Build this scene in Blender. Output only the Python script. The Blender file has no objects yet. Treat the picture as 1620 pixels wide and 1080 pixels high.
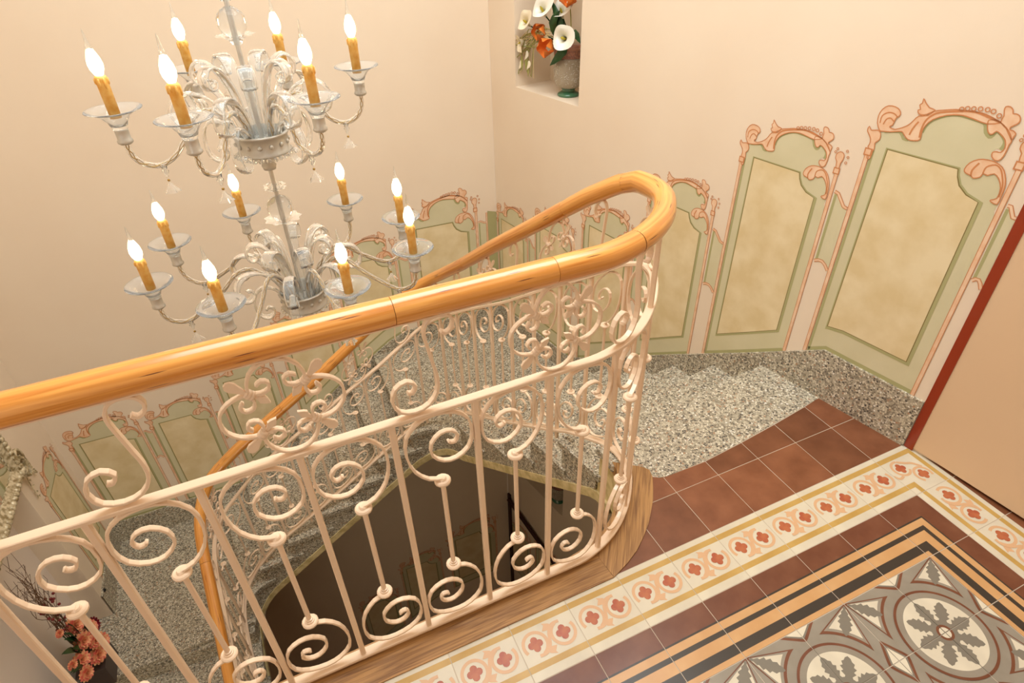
import bpy, bmesh, math, random
from mathutils import Vector, Matrix
random.seed(7)
PI = math.pi
SC = bpy.context.scene
COL = SC.collection

# ------------------------------------------------------------------ camera, world, lights, exposure
cd = bpy.data.cameras.new('camera'); cam = bpy.data.objects.new('camera', cd); COL.objects.link(cam)
RW = [[0.908605, -0.417, -0.02339], [-0.262249, -0.526036, -0.809019], [0.325057, 0.741213, -0.587317]]
CC = [-1.97757, -0.96264, 1.84938]
cam.matrix_world = Matrix(((RW[0][0], -RW[1][0], -RW[2][0], CC[0]), (RW[0][1], -RW[1][1], -RW[2][1], CC[1]),
                           (RW[0][2], -RW[1][2], -RW[2][2], CC[2]), (0, 0, 0, 1)))
cd.sensor_width = 36; cd.lens = 965.54 / 1620 * 36; cd.clip_start = .02
SC.camera = cam

w = bpy.data.worlds.new('world'); SC.world = w; w.use_nodes = True
w.node_tree.nodes['Background'].inputs[0].default_value = (.9, .95, 1, 1)
w.node_tree.nodes['Background'].inputs[1].default_value = .6

def area(name, loc, rot, sx, sy, power, col):
    l = bpy.data.lights.new(name, 'AREA'); l.shape = 'RECTANGLE'; l.size = sx; l.size_y = sy
    l.energy = power; l.color = col
    o = bpy.data.objects.new(name, l); COL.objects.link(o); o.location = loc; o.rotation_euler = rot
    return o
area('overhead_key', (-1.3, .75, 3.62), (0, 0, 0), 2.6, 1.7, 175, (.87, .95, 1))  # added overhead key light over the stairwell; the ceiling has no skylight
area('landing_fill', (-.9, -1.6, 3.62), (0, 0, 0), 1.8, 1.4, 9, (.92, .97, 1))  # added fill below the landing ceiling, no lamp fitting there
area('landing_window_daylight', (-3.5, -1.5, 1.6), (0, -PI / 2, 0), 1.6, 1.3, 15, (.90, .97, 1))
area('half_landing_fill', (-3.1, -.8, -1.5), (PI / 2, 0, 0), .8, 1.0, 14, (1, .90, .72))  # added fill beneath the landing to brighten the recess corner; no window here
SC.view_settings.view_transform = 'Standard'; SC.view_settings.look = 'None'
SC.view_settings.gamma = 1; SC.view_settings.use_curve_mapping = False
SC.view_settings.exposure = -0.55

# ------------------------------------------------------------------ materials
def srgb(r, g, b):
    f = lambda c: (c / 255 / 12.92) if c / 255 <= .04045 else ((c / 255 + .055) / 1.055) ** 2.4
    return (f(r), f(g), f(b), 1)
def mat(name, col, rough=.5, metal=0, spec=.5, noise=None, bump=None, trans=0, ior=1.45, emit=None, coat=0):
    m = bpy.data.materials.new(name); m.use_nodes = True; nt = m.node_tree; b = nt.nodes['Principled BSDF']
    b.inputs['Base Color'].default_value = col; b.inputs['Roughness'].default_value = rough
    b.inputs['Metallic'].default_value = metal; b.inputs['Specular IOR Level'].default_value = spec
    b.inputs['Transmission Weight'].default_value = trans; b.inputs['IOR'].default_value = ior
    b.inputs['Coat Weight'].default_value = coat
    if emit:
        b.inputs['Emission Color'].default_value = emit[0]; b.inputs['Emission Strength'].default_value = emit[1]
    if noise:   # (scale, colour2, lo, hi)
        tc = nt.nodes.new('ShaderNodeTexCoord'); n = nt.nodes.new('ShaderNodeTexNoise'); r = nt.nodes.new('ShaderNodeValToRGB')
        n.inputs['Scale'].default_value = noise[0]; n.inputs['Detail'].default_value = 5
        nt.links.new(tc.outputs['Object'], n.inputs['Vector']); nt.links.new(n.outputs[0], r.inputs[0])
        r.color_ramp.elements[0].position = noise[2]; r.color_ramp.elements[1].position = noise[3]
        r.color_ramp.elements[0].color = noise[1]; r.color_ramp.elements[1].color = col
        nt.links.new(r.outputs[0], b.inputs['Base Color'])
    if bump:
        tc = nt.nodes.new('ShaderNodeTexCoord'); n = nt.nodes.new('ShaderNodeTexNoise'); bp = nt.nodes.new('ShaderNodeBump')
        n.inputs['Scale'].default_value = bump[0]; n.inputs['Detail'].default_value = 3
        bp.inputs['Strength'].default_value = bump[1]; bp.inputs['Distance'].default_value = .01
        nt.links.new(tc.outputs['Object'], n.inputs['Vector']); nt.links.new(n.outputs[0], bp.inputs['Height'])
        nt.links.new(bp.outputs[0], b.inputs['Normal'])
    return m
M = {}
M['wall'] = mat('peach_plaster', srgb(241, 222, 197), .8, spec=.2, noise=(2.2, srgb(238, 217, 191), .3, .7), bump=(14, .05))
M['wall_pale'] = mat('pale_plaster', srgb(238, 222, 206), .8, spec=.2)
M['ceil'] = mat('ceiling_white', srgb(246, 236, 222), .9, spec=.1)
M['door'] = mat('door_peach', srgb(228, 194, 156), .55, noise=(1.5, srgb(224, 189, 150), .3, .7))
M['red'] = mat('oxblood_paint', srgb(150, 52, 22), .35, coat=.3)
M['dark'] = mat('dark_red_timber', srgb(60, 22, 14), .5)
M['green'] = mat('mural_green', srgb(219, 209, 172), .8, spec=.2, noise=(6, srgb(213, 203, 164), .35, .65))
M['green_dk'] = mat('mural_green_shadow', srgb(178, 172, 122), .8, spec=.2)
M['olive'] = mat('mural_olive_line', srgb(140, 122, 72), .8, spec=.2)
M['pink'] = mat('mural_pink', srgb(243, 208, 174), .8, spec=.2, noise=(25, srgb(236, 188, 148), .35, .65))
M['pinkline'] = mat('mural_orange_line', srgb(208, 138, 90), .8, spec=.2)
M['marble'] = mat('mural_marbling', srgb(238, 219, 178), .75, spec=.2, noise=(9, srgb(226, 203, 155), .36, .66))
M['iron'] = mat('cream_painted_iron', srgb(246, 216, 184), .32, spec=.5, coat=.25)
M['silver'] = mat('brushed_silver', srgb(214, 208, 196), .35, metal=.35, noise=(30, srgb(196, 190, 178), .3, .7))
M['glass'] = mat('clear_blown_glass', (.97, .985, .98, 1), .05, trans=.9, ior=1.22, spec=.9)
M['gold'] = mat('gold_thread', srgb(178, 142, 70), .35, metal=.6)
M['candle'] = mat('amber_candle_sleeve', srgb(250, 200, 112), .45, noise=(60, srgb(240, 172, 72), .35, .6))
M['bulb'] = mat('lit_flame_bulb', srgb(255, 236, 200), .2, emit=((1, .80, .52, 1), 9))
M['filament'] = mat('lit_bulb_core', srgb(255, 245, 225), .2, emit=((1, .9, .72, 1), 30))
M['terr_cream'] = mat('plaster_edge', srgb(226, 204, 150), .8, noise=(20, srgb(190, 168, 112), .35, .6))
M['grout'] = mat('grout', srgb(206, 190, 168), .9, spec=.1)
M['clay'] = mat('clay_tile', srgb(144, 90, 60), .36, noise=(9, srgb(112, 64, 38), .25, .72), bump=(40, .04))
_nt = M['clay'].node_tree; _oi = _nt.nodes.new('ShaderNodeObjectInfo'); _hs = _nt.nodes.new('ShaderNodeHueSaturation'); _mr = _nt.nodes.new('ShaderNodeMapRange')
_mr.inputs['To Min'].default_value = .72; _mr.inputs['To Max'].default_value = 1.2
_b = _nt.nodes['Principled BSDF']; _src = _b.inputs['Base Color'].links[0].from_socket
_nt.links.new(_oi.outputs['Random'], _mr.inputs['Value']); _nt.links.new(_mr.outputs[0], _hs.inputs['Value']); _nt.links.new(_src, _hs.inputs['Color']); _nt.links.new(_hs.outputs[0], _b.inputs['Base Color'])
M['c_white'] = mat('cement_ivory', srgb(228, 217, 192), .27, noise=(8, srgb(212, 200, 176), .3, .7))
M['c_ochre'] = mat('cement_ochre', srgb(206, 168, 96), .27, noise=(10, srgb(190, 150, 78), .3, .7))
M['c_tan'] = mat('cement_tan', srgb(220, 176, 134), .27)
M['c_red'] = mat('cement_red', srgb(188, 108, 70), .27, noise=(30, srgb(176, 90, 62), .4, .6))
M['c_brown'] = mat('cement_brown', srgb(128, 80, 56), .27, noise=(10, srgb(106, 60, 40), .3, .7))
M['c_black'] = mat('cement_black', srgb(62, 54, 46), .27)
M['c_orange'] = mat('cement_orange', srgb(214, 168, 116), .27, noise=(10, srgb(202, 152, 98), .3, .7))
M['c_grey'] = mat('cement_grey', srgb(156, 146, 130), .27, noise=(12, srgb(142, 132, 116), .3, .7))
M['c_grey2'] = mat('cement_dark_grey', srgb(128, 120, 106), .27)
M['white'] = mat('petal_white', srgb(250, 246, 232), .5)
M['cream'] = mat('petal_cream', srgb(246, 232, 202), .5)
M['orange'] = mat('petal_orange', srgb(240, 142, 60), .5, noise=(40, srgb(226, 112, 34), .35, .65))
M['yellow'] = mat('spadix_yellow', srgb(190, 170, 50), .6)
M['leaf'] = mat('leaf_green', srgb(44, 84, 40), .4, noise=(30, srgb(26, 58, 26), .35, .65))
M['leaf2'] = mat('sprig_olive', srgb(160, 156, 84), .6)
M['straw'] = mat('straw', srgb(226, 204, 150), .7)
M['coral'] = mat('petal_coral', srgb(240, 120, 104), .5, noise=(60, srgb(252, 196, 138), .4, .6))
M['crimson'] = mat('petal_crimson', srgb(130, 16, 34), .5)
M['twig'] = mat('twig_brown', srgb(112, 78, 50), .7)
M['berry'] = mat('berry_red', srgb(116, 28, 26), .35)
M['pot'] = mat('dark_ceramic', srgb(72, 56, 50), .4)
M['glass_green'] = mat('green_glass', (.05, .16, .08, 1), .1, spec=.7, coat=.5)
M['pebble'] = mat('pebble_white', srgb(246, 236, 218), .5)
M['pebble_gap'] = mat('pebble_shade', srgb(196, 174, 140), .7)
M['soil'] = mat('orange_gravel', srgb(196, 106, 44), .8, noise=(120, srgb(150, 70, 24), .4, .6))
M['antique'] = mat('antique_silver_gilt', srgb(222, 206, 172), .4, metal=.2, noise=(45, srgb(150, 130, 90), .38, .6))
M['mirror'] = mat('mirror_glass', (.9, .92, .92, 1), .03, metal=1)
M['black'] = mat('black_plastic', srgb(30, 26, 24), .5)

def terrazzo():
    m = bpy.data.materials.new('terrazzo'); m.use_nodes = True; nt = m.node_tree; b = nt.nodes['Principled BSDF']
    b.inputs['Roughness'].default_value = .42
    tc = nt.nodes.new('ShaderNodeTexCoord')
    v = nt.nodes.new('ShaderNodeTexVoronoi'); v.inputs['Scale'].default_value = 125
    e = nt.nodes.new('ShaderNodeTexVoronoi'); e.feature = 'DISTANCE_TO_EDGE'; e.inputs['Scale'].default_value = 125
    sep = nt.nodes.new('ShaderNodeSeparateColor'); r = nt.nodes.new('ShaderNodeValToRGB'); r.color_ramp.interpolation = 'CONSTANT'
    els = r.color_ramp.elements
    els[0].position = 0; els[0].color = srgb(78, 70, 62); els[1].position = .13; els[1].color = srgb(130, 118, 98)
    for p, c in ((.33, srgb(182, 170, 146)), (.55, srgb(212, 200, 174)), (.76, srgb(232, 222, 198)), (.90, srgb(176, 134, 100)), (.95, srgb(240, 234, 220))):
        k = els.new(p); k.color = c
    er = nt.nodes.new('ShaderNodeValToRGB'); er.color_ramp.elements[0].position = .05; er.color_ramp.elements[1].position = .14
    mx = nt.nodes.new('ShaderNodeMix'); mx.data_type = 'RGBA'
    mx.inputs['A'].default_value = srgb(166, 156, 136)
    for n in (v, e): nt.links.new(tc.outputs['Object'], n.inputs['Vector'])
    nt.links.new(v.outputs['Color'], sep.inputs[0]); nt.links.new(sep.outputs[0], r.inputs[0])
    nt.links.new(e.outputs['Distance'], er.inputs[0]); nt.links.new(er.outputs[0], mx.inputs['Factor'])
    nt.links.new(r.outputs[0], mx.inputs['B']); nt.links.new(mx.outputs['Result'], b.inputs['Base Color'])
    return m
M['terrazzo'] = terrazzo()

def wood(name, c1, c2, c3, sx, sy, rough, coat, knots):
    m = bpy.data.materials.new(name); m.use_nodes = True; nt = m.node_tree; b = nt.nodes['Principled BSDF']
    b.inputs['Roughness'].default_value = rough; b.inputs['Coat Weight'].default_value = coat; b.inputs['Coat Roughness'].default_value = .12
    uv = nt.nodes.new('ShaderNodeUVMap'); mp = nt.nodes.new('ShaderNodeMapping'); mp.inputs['Scale'].default_value = (sx, sy, 1)
    n = nt.nodes.new('ShaderNodeTexNoise'); n.inputs['Scale'].default_value = 1; n.inputs['Detail'].default_value = 6; n.inputs['Distortion'].default_value = .6
    r = nt.nodes.new('ShaderNodeValToRGB'); els = r.color_ramp.elements
    els[0].position = .3; els[0].color = c2; els[1].position = .62; els[1].color = c1
    nt.links.new(uv.outputs[0], mp.inputs[0]); nt.links.new(mp.outputs[0], n.inputs['Vector']); nt.links.new(n.outputs[0], r.inputs[0])
    out = r.outputs[0]
    if knots:
        mp2 = nt.nodes.new('ShaderNodeMapping'); mp2.inputs['Scale'].default_value = (5.5, 11, 1)
        v = nt.nodes.new('ShaderNodeTexVoronoi'); v.inputs['Scale'].default_value = 1; v.voronoi_dimensions = '2D'
        kr = nt.nodes.new('ShaderNodeValToRGB'); kr.color_ramp.elements[0].position = .06; kr.color_ramp.elements[0].color = (1, 1, 1, 1)
        kr.color_ramp.elements[1].position = .14; kr.color_ramp.elements[1].color = (0, 0, 0, 1)
        sp = nt.nodes.new('ShaderNodeSeparateColor'); th = nt.nodes.new('ShaderNodeMath'); th.operation = 'GREATER_THAN'; th.inputs[1].default_value = .72
        mu = nt.nodes.new('ShaderNodeMath'); mu.operation = 'MULTIPLY'
        mx = nt.nodes.new('ShaderNodeMix'); mx.data_type = 'RGBA'; mx.inputs['B'].default_value = c3
        nt.links.new(uv.outputs[0], mp2.inputs[0]); nt.links.new(mp2.outputs[0], v.inputs['Vector'])
        nt.links.new(v.outputs['Distance'], kr.inputs[0]); nt.links.new(v.outputs['Color'], sp.inputs[0]); nt.links.new(sp.outputs[0], th.inputs[0])
        nt.links.new(kr.outputs[0], mu.inputs[0]); nt.links.new(th.outputs[0], mu.inputs[1]); nt.links.new(mu.outputs[0], mx.inputs['Factor'])
        nt.links.new(out, mx.inputs['A']); out = mx.outputs['Result']
    nt.links.new(out, b.inputs['Base Color'])
    return m
M['pine'] = wood('varnished_pine', srgb(236, 166, 82), srgb(206, 124, 44), srgb(92, 36, 12), 3, 9, .3, .6, True)
M['oak'] = wood('worn_oak', srgb(186, 138, 80), srgb(122, 80, 38), srgb(60, 30, 12), 6, 120, .5, .1, False)

# ------------------------------------------------------------------ mesh helpers
def link(name, me, parent=None, loc=None):
    o = bpy.data.objects.new(name, me); COL.objects.link(o)
    if parent is not None: o.parent = parent
    if loc is not None: o.location = loc
    return o
class MB:
    """collects verts / faces with materials, links them as one mesh object"""
    def __init__(s): s.v = []; s.f = []; s.m = []; s.mats = []; s.uv = {}; s.sm = []
    def mi(s, k):
        if k not in s.mats: s.mats.append(k)
        return s.mats.index(k)
    def add(s, vs, fs, k, smooth=False):
        b = len(s.v); s.v += [tuple(v) for v in vs]; i = s.mi(k)
        for f in fs: s.f.append([b + j for j in f]); s.m.append(i); s.sm.append(smooth)
        return b
    def mesh(s, name):
        me = bpy.data.meshes.new(name); me.from_pydata(s.v, [], s.f)
        for k in s.mats: me.materials.append(M[k])
        me.polygons.foreach_set('material_index', s.m); me.polygons.foreach_set('use_smooth', s.sm)
        if s.uv:
            ul = me.uv_layers.new(name='UVMap')
            for lp in me.loops: ul.data[lp.index].uv = s.uv.get(lp.vertex_index, (0, 0))
        me.update(); return me
    def obj(s, name, parent=None, loc=None): return link(name, s.mesh(name), parent, loc)
    # -- shapes
    def prism(s, poly, z0, z1, k, kside=None):
        """poly: list of (x,y); z0/z1: number or list per vertex"""
        n = len(poly); Z0 = z0 if isinstance(z0, (list, tuple)) else [z0] * n; Z1 = z1 if isinstance(z1, (list, tuple)) else [z1] * n
        b = len(s.v)
        s.v += [(p[0], p[1], Z0[i]) for i, p in enumerate(poly)] + [(p[0], p[1], Z1[i]) for i, p in enumerate(poly)]
        i1 = s.mi(k); i2 = s.mi(kside or k)
        s.f.append([b + n + i for i in range(n)]); s.m.append(i1); s.sm.append(False)
        s.f.append([b + i for i in reversed(range(n))]); s.m.append(i2); s.sm.append(False)
        for i in range(n):
            j = (i + 1) % n; s.f.append([b + i, b + j, b + n + j, b + n + i]); s.m.append(i2); s.sm.append(False)
    def box(s, x0, x1, y0, y1, z0, z1, k): s.prism([(x0, y0), (x1, y0), (x1, y1), (x0, y1)], z0, z1, k)
    def flat(s, pts, fn, k):
        """flat polygon; fn maps 2D -> 3D"""
        s.add([fn(*p) for p in pts], [list(range(len(pts)))], k)
    def ribbon(s, pts, w, fn, k, closed=False):
        n = len(pts); L = []; R = []
        for i, p in enumerate(pts):
            a = pts[i - 1] if (i or closed) else p; c = pts[(i + 1) % n] if (i < n - 1 or closed) else p
            dx, dy = c[0] - a[0], c[1] - a[1]; l = math.hypot(dx, dy) or 1; ww = (w[i] if isinstance(w, list) else w) / 2
            L.append((p[0] - dy / l * ww, p[1] + dx / l * ww)); R.append((p[0] + dy / l * ww, p[1] - dx / l * ww))
        m = n if closed else n - 1
        s.add([fn(*p) for p in L] + [fn(*p) for p in R], [[i, (i + 1) % n, n + (i + 1) % n, n + i] for i in range(m)], k)
    def lathe(s, prof, k, n=16, c=(0, 0, 0), smooth=True, axis=None):
        """prof: list of (r, z)"""
        vs = []; fs = []
        q = Vector((0, 0, 1)).rotation_difference(Vector(axis)) if axis else None
        for r, z in prof:
            for i in range(n):
                a = 2 * PI * i / n; p = Vector((r * math.cos(a), r * math.sin(a), z))
                if q: p = q @ p
                vs.append((p.x + c[0], p.y + c[1], p.z + c[2]))
        for j in range(len(prof) - 1):
            for i in range(n):
                a = j * n + i; b = j * n + (i + 1) % n; fs.append([a, b, b + n, a + n])
        if prof[0][0] > 1e-5: fs.append(list(reversed(range(n))))
        if prof[-1][0] > 1e-5: fs.append([(len(prof) - 1) * n + i for i in range(n)])
        s.add(vs, fs, k, smooth)
    def tube(s, pts, r, k, n=8, smooth=True, cap=True, uvs=None, flatz=1.0):
        """round tube; r number or list"""
        P = [Vector(p) for p in pts]; m = len(P); vs = []; up = None; b0 = len(s.v)
        for i in range(m):
            t = (P[min(i + 1, m - 1)] - P[max(i - 1, 0)]).normalized()
            if up is None:
                up = Vector((0, 0, 1)) if abs(t.z) < .9 else Vector((1, 0, 0))
            x = t.cross(up).normalized(); y = x.cross(t).normalized(); up = y
            rr = r[i] if isinstance(r, list) else r
            for j in range(n):
                a = 2 * PI * j / n; p = P[i] + x * math.cos(a) * rr + y * math.sin(a) * rr * flatz; vs.append(p[:])
                if uvs is not None: s.uv[b0 + i * n + j] = (uvs[i], abs(j / n - .5) * 2)
        fs = [[i * n + j, i * n + (j + 1) % n, (i + 1) * n + (j + 1) % n, (i + 1) * n + j] for i in range(m - 1) for j in range(n)]
        s.add(vs, fs, k, smooth)
        if cap:
            for sl, rv in ((vs[:n], True), (vs[-n:], False)):
                c0 = len(s.v); s.add(sl, [list(reversed(range(n))) if rv else list(range(n))], k)
                if uvs is not None:
                    for j in range(n): s.uv[c0 + j] = (uvs[0], .5)
    def strap(s, pts, nrm, d, t, k, taper=None):
        """flat iron strap: depth d along nrm(i), thickness t in the plane of the curve"""
        P = [Vector(p) for p in pts]; m = len(P); vs = []
        for i in range(m):
            T = (P[min(i + 1, m - 1)] - P[max(i - 1, 0)]).normalized(); N = Vector(nrm(i)).normalized(); B = T.cross(N).normalized()
            f = taper[i] if taper else 1
            hd, ht = d / 2 * f, t / 2 * f; c = ht * .3
            for a, b in ((hd, ht - c), (hd - c, ht), (-hd + c, ht), (-hd, ht - c), (-hd, -ht + c), (-hd + c, -ht), (hd - c, -ht), (hd, -ht + c)):
                vs.append((P[i] + N * a + B * b)[:])
        fs = [[i * 8 + j, i * 8 + (j + 1) % 8, (i + 1) * 8 + (j + 1) % 8, (i + 1) * 8 + j] for i in range(m - 1) for j in range(8)]
        fs += [list(reversed(range(8))), [(m - 1) * 8 + j for j in range(8)]]
        s.add(vs, fs, k, False)
def empty(name, loc=(0, 0, 0), rz=0, **kw):
    o = bpy.data.objects.new(name, None); COL.objects.link(o); o.location = loc; o.rotation_euler = (0, 0, rz)
    for a, b in kw.items(): o[a] = b
    return o
def tag(o, label=None, cat=None, group=None, kind=None):
    for a, b in (('label', label), ('category', cat), ('group', group), ('kind', kind)):
        if b: o[a] = b
    return o
def crv(pts, n=4, closed=False):
    """Catmull-Rom through points of any dimension"""
    m = len(pts); out = []
    rng = range(m if closed else m - 1)
    for i in rng:
        g = lambda j: pts[j % m] if closed else pts[max(0, min(m - 1, j))]
        a, b, c, d = g(i - 1), g(i), g(i + 1), g(i + 2)
        for q in range(n):
            t = q / n
            out.append(tuple(.5 * (2 * b[k] + (c[k] - a[k]) * t + (2 * a[k] - 5 * b[k] + 4 * c[k] - d[k]) * t * t + (3 * b[k] - a[k] - 3 * c[k] + d[k]) * t ** 3) for k in range(len(b))))
    if not closed: out.append(tuple(pts[-1]))
    return out
def interp(tab, x):
    if x <= tab[0][0]: return tab[0][1]
    for (a, p), (b, q) in zip(tab, tab[1:]):
        if x <= b: return p + (q - p) * (x - a) / (b - a)
    (a, p), (b, q) = tab[-2:]; return q + (q - p) * (x - b) / (b - a)

# ------------------------------------------------------------------ setting out
A1 = Vector((.184, 0, 0)); D1 = Vector((-.1961, .9806, 0)); N1 = Vector((-.9806, -.1961, 0))   # wall on the right of the stairs
XC, YB, XL = -.388, 2.87, -3.565
def W1(s, z, off=0): p = A1 + D1 * s + N1 * off; return (p.x, p.y, z)
def W2(x, z, off=0): return (x, YB - off, z)
def W3(y, z, off=0): return (XL + off, y, z)
PLAN = [(-4.2, .088), (-1.3, .088), (-1.2, .108), (-1.11, .15), (-1.03, .212), (-.97, .28), (-.925, .35), (-.905, .42), (-.903, .5), (-.92, .6), (-.956, .78), (-1.0, 1.0), (-1.06, 1.3), (-1.14, 1.7), (-1.165, 1.8), (-1.21, 1.89), (-1.29, 1.95), (-1.4, 1.965), (-2.5, 1.965), (-2.62, 1.945), (-2.70, 1.88), (-2.74, 1.77), (-2.75, 1.6), (-2.76, .3)]
CUM = [0]
for a, b in zip(PLAN, PLAN[1:]): CUM.append(CUM[-1] + math.hypot(b[0] - a[0], b[1] - a[1]))
# dense smooth resample of the plan
_d = []
for i in range(len(PLAN) - 1):
    g = lambda j: PLAN[max(0, min(len(PLAN) - 1, j))]
    a, b, c, d = g(i - 1), g(i), g(i + 1), g(i + 2); L = CUM[i + 1] - CUM[i]
    n = max(2, int(L / .02))
    for q in range(n):
        t = q / n
        if L > .25: _d.append((CUM[i] + L * t, b[0] + (c[0] - b[0]) * t, b[1] + (c[1] - b[1]) * t))
        else:
            h00 = 2 * t ** 3 - 3 * t * t + 1; h10 = t ** 3 - 2 * t * t + t; h01 = -2 * t ** 3 + 3 * t * t; h11 = t ** 3 - t * t
            def tg(j):
                j0, j1 = max(0, j - 1), min(len(PLAN) - 1, j + 1)
                u = (PLAN[j1][0] - PLAN[j0][0], PLAN[j1][1] - PLAN[j0][1]); l = math.hypot(*u); return (u[0] / l * L, u[1] / l * L)
            t0, t1 = tg(i), tg(i + 1)
            _d.append((CUM[i] + L * t, h00 * b[0] + h10 * t0[0] + h01 * c[0] + h11 * t1[0], h00 * b[1] + h10 * t0[1] + h01 * c[1] + h11 * t1[1]))
_d.append((CUM[-1],) + PLAN[-1])
def plan(s, off=0):
    """point on the railing line; off > 0 goes towards the well"""
    lo, hi = 0, len(_d) - 1
    while hi - lo > 1:
        m = (lo + hi) // 2
        if _d[m][0] <= s: lo = m
        else: hi = m
    a, b = _d[lo], _d[hi]; t = (s - a[0]) / (b[0] - a[0])
    x, y = a[1] + (b[1] - a[1]) * t, a[2] + (b[2] - a[2]) * t
    if off:
        a, b = _d[max(0, lo - 1)], _d[min(len(_d) - 1, hi + 1)]
        dx, dy = b[1] - a[1], b[2] - a[2]; l = math.hypot(dx, dy); x -= dy / l * off; y += dx / l * off
    return x, y
def pnorm(s):
    x, y = plan(s); u, v = plan(s, .01); return Vector((u - x, v - y, 0)).normalized()
HAND = [(0, 1.178), (3.1, 1.178), (3.38, 1.163), (3.53, 1.15), (3.61, 1.115), (3.75, 1.028), (4.03, .826), (4.35, .6), (4.64, .385), (5.04, .106), (5.2, .0), (5.36, -.105), (5.68, -.33), (5.97, -.516), (6.2, -.668), (6.38, -.803), (6.5, -.92), (6.67, -1.06), (6.95, -1.25), (7.28, -1.474), (8.1, -2.02)]
MID = [(0, .885), (3.1, .885), (3.38, .91), (3.46, .9), (3.55, .856), (3.73, .725), (3.99, .548), (4.27, .348), (4.62, .127), (4.99, -.123), (5.15, -.25), (5.32, -.366), (5.57, -.512), (5.74, -.62), (6.0, -.771), (6.17, -.894), (6.32, -1.04), (6.6, -1.27), (7.28, -1.72), (8.1, -2.26)]
BOT = [(0, .04), (3.4, .04), (3.5, .03), (3.6, .0), (3.78, -.083), (3.93, -.183), (4.37, -.454), (4.57, -.568), (4.86, -.744), (5.24, -.94), (5.62, -1.19), (5.81, -1.317), (6.17, -1.53), (6.46, -1.79), (6.7, -1.95), (7.28, -2.33), (8.1, -2.87)]
S0, S1 = .64, 7.9

# socle tops
def soc1(s): return interp([(0, .235), (.42, .24), (.772, .014), (1.218, -.265), (1.706, -.58), (2.06, -.80), (2.95, -.775)], s)
def soc2(x): return interp([(-3.565, -1.785), (-2.62, -1.785), (-2.198, -1.472), (-1.708, -1.10), (-1.313, -.85), (-1.19, -.80), (-.388, -.775)], x)
def soc3(y): return interp([(1.75, -1.79), (2.9, -1.785)], y)
R1, R2 = .1575, .1493
LV = -.945
# ------------------------------------------------------------------ shell
ZT, ZB = 3.7, -6.2
def wall_obj(name, quads, k='wall'):
    mb = MB()
    for q in quads: mb.add(q, [[0, 1, 2, 3]], k)
    o = mb.obj(name); tag(o, kind='structure'); return o
def quad1(s0, s1, z0, z1): return [W1(s0, z0), W1(s1, z0), W1(s1, z1), W1(s0, z1)]
def quad2(s0, s1, z0, z1): return [W2(s0, z0), W2(s1, z0), W2(s1, z1), W2(s0, z1)]
def quad3(s0, s1, z0, z1): return [W3(s0, z0), W3(s1, z0), W3(s1, z1), W3(s0, z1)]
SL = 2.925
NA, NB, NZ0, NZ1, ND = 2.08, 2.66, .917, 1.85, .27
ST = 3.5     # storey height
qs = []
for lo, hi in ((-.3, NA), (NB, SL)): qs.append(quad1(lo, hi, ZB, ZT))
qs += [quad1(NA, NB, NZ1, ZT), quad1(NA, NB, NZ1 - ST, NZ0), quad1(NA, NB, ZB, NZ0 - ST)]
for dz in (0, -ST):
    a, b = NZ0 + dz, NZ1 + dz
    qs += [[W1(NA, a), W1(NB, a), W1(NB, a, -ND), W1(NA, a, -ND)], [W1(NA, b), W1(NB, b), W1(NB, b, -ND), W1(NA, b, -ND)],
           [W1(NA, a), W1(NA, b), W1(NA, b, -ND), W1(NA, a, -ND)], [W1(NB, a), W1(NB, b), W1(NB, b, -ND), W1(NB, a, -ND)],
           [W1(NA, a, -ND), W1(NB, a, -ND), W1(NB, b, -ND), W1(NA, b, -ND)]]
wall_right = wall_obj('wall_right', qs)
wall_back = wall_obj('wall_back', [quad2(XL, XC - .0, ZB, ZT)])
# left wall with a shallow recess and one window
RY0, RY1, RZ0, RZ1, RD = .75, 2.24, -1.99, -.70, .14
q3 = [quad3(RY1, YB, ZB, ZT), quad3(RY0, RY1, RZ1, ZT), quad3(RY0, RY1, ZB, RZ0 - .01), quad3(-.75, RY0, ZB, ZT), quad3(-2.25, -.75, ZB, .8), quad3(-2.25, -.75, 2.4, ZT), quad3(-3.3, -2.25, ZB, ZT)]
wall_left = wall_obj('wall_left', q3)
mb = MB()
x0, x1 = XL - RD, XL
mb.add([(x0, RY1, RZ0), (x1, RY1, RZ0), (x1, RY1, RZ1), (x0, RY1, RZ1)], [[0, 1, 2, 3]], 'wall')
mb.add([(x0, RY0, RZ1), (x1, RY0, RZ1), (x1, RY1, RZ1), (x0, RY1, RZ1)], [[0, 1, 2, 3]], 'wall')
mb.add([(x0, RY0, RZ0), (x1, RY0, RZ0), (x1, RY0, RZ1), (x0, RY0, RZ1)], [[0, 1, 2, 3]], 'wall')
mb.add([(x0, RY0, RZ0), (x0, RY1, RZ0), (x0, RY1, RZ1), (x0, RY0, RZ1)], [[0, 1, 2, 3]], 'wall_pale')
rc = mb.obj('recess_lining', wall_left)
tag(wall_obj('wall_rear', [[(XL, -3.3, ZB), (1.2, -3.3, ZB), (1.2, -3.3, ZT), (XL, -3.3, ZT)]]), kind='structure')
tag(wall_obj('wall_side', [[(.55, -3.3, ZB), (.55, 0, ZB), (.55, 0, ZT), (.55, -3.3, ZT)], [(.184, 0, 0), (.55, 0, 0), (.55, 0, ZT), (.184, 0, ZT)]]), kind='structure')
mb = MB(); mb.box(-3.8, .8, -3.5, 3.2, ZT, ZT + .1, 'ceil'); tag(mb.obj('ceiling'), kind='structure')
mb = MB(); mb.box(-3.8, .8, -3.5, 3.2, ZB - .1, ZB, 'clay'); tag(mb.obj('floor_lower'), kind='structure')
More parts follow.
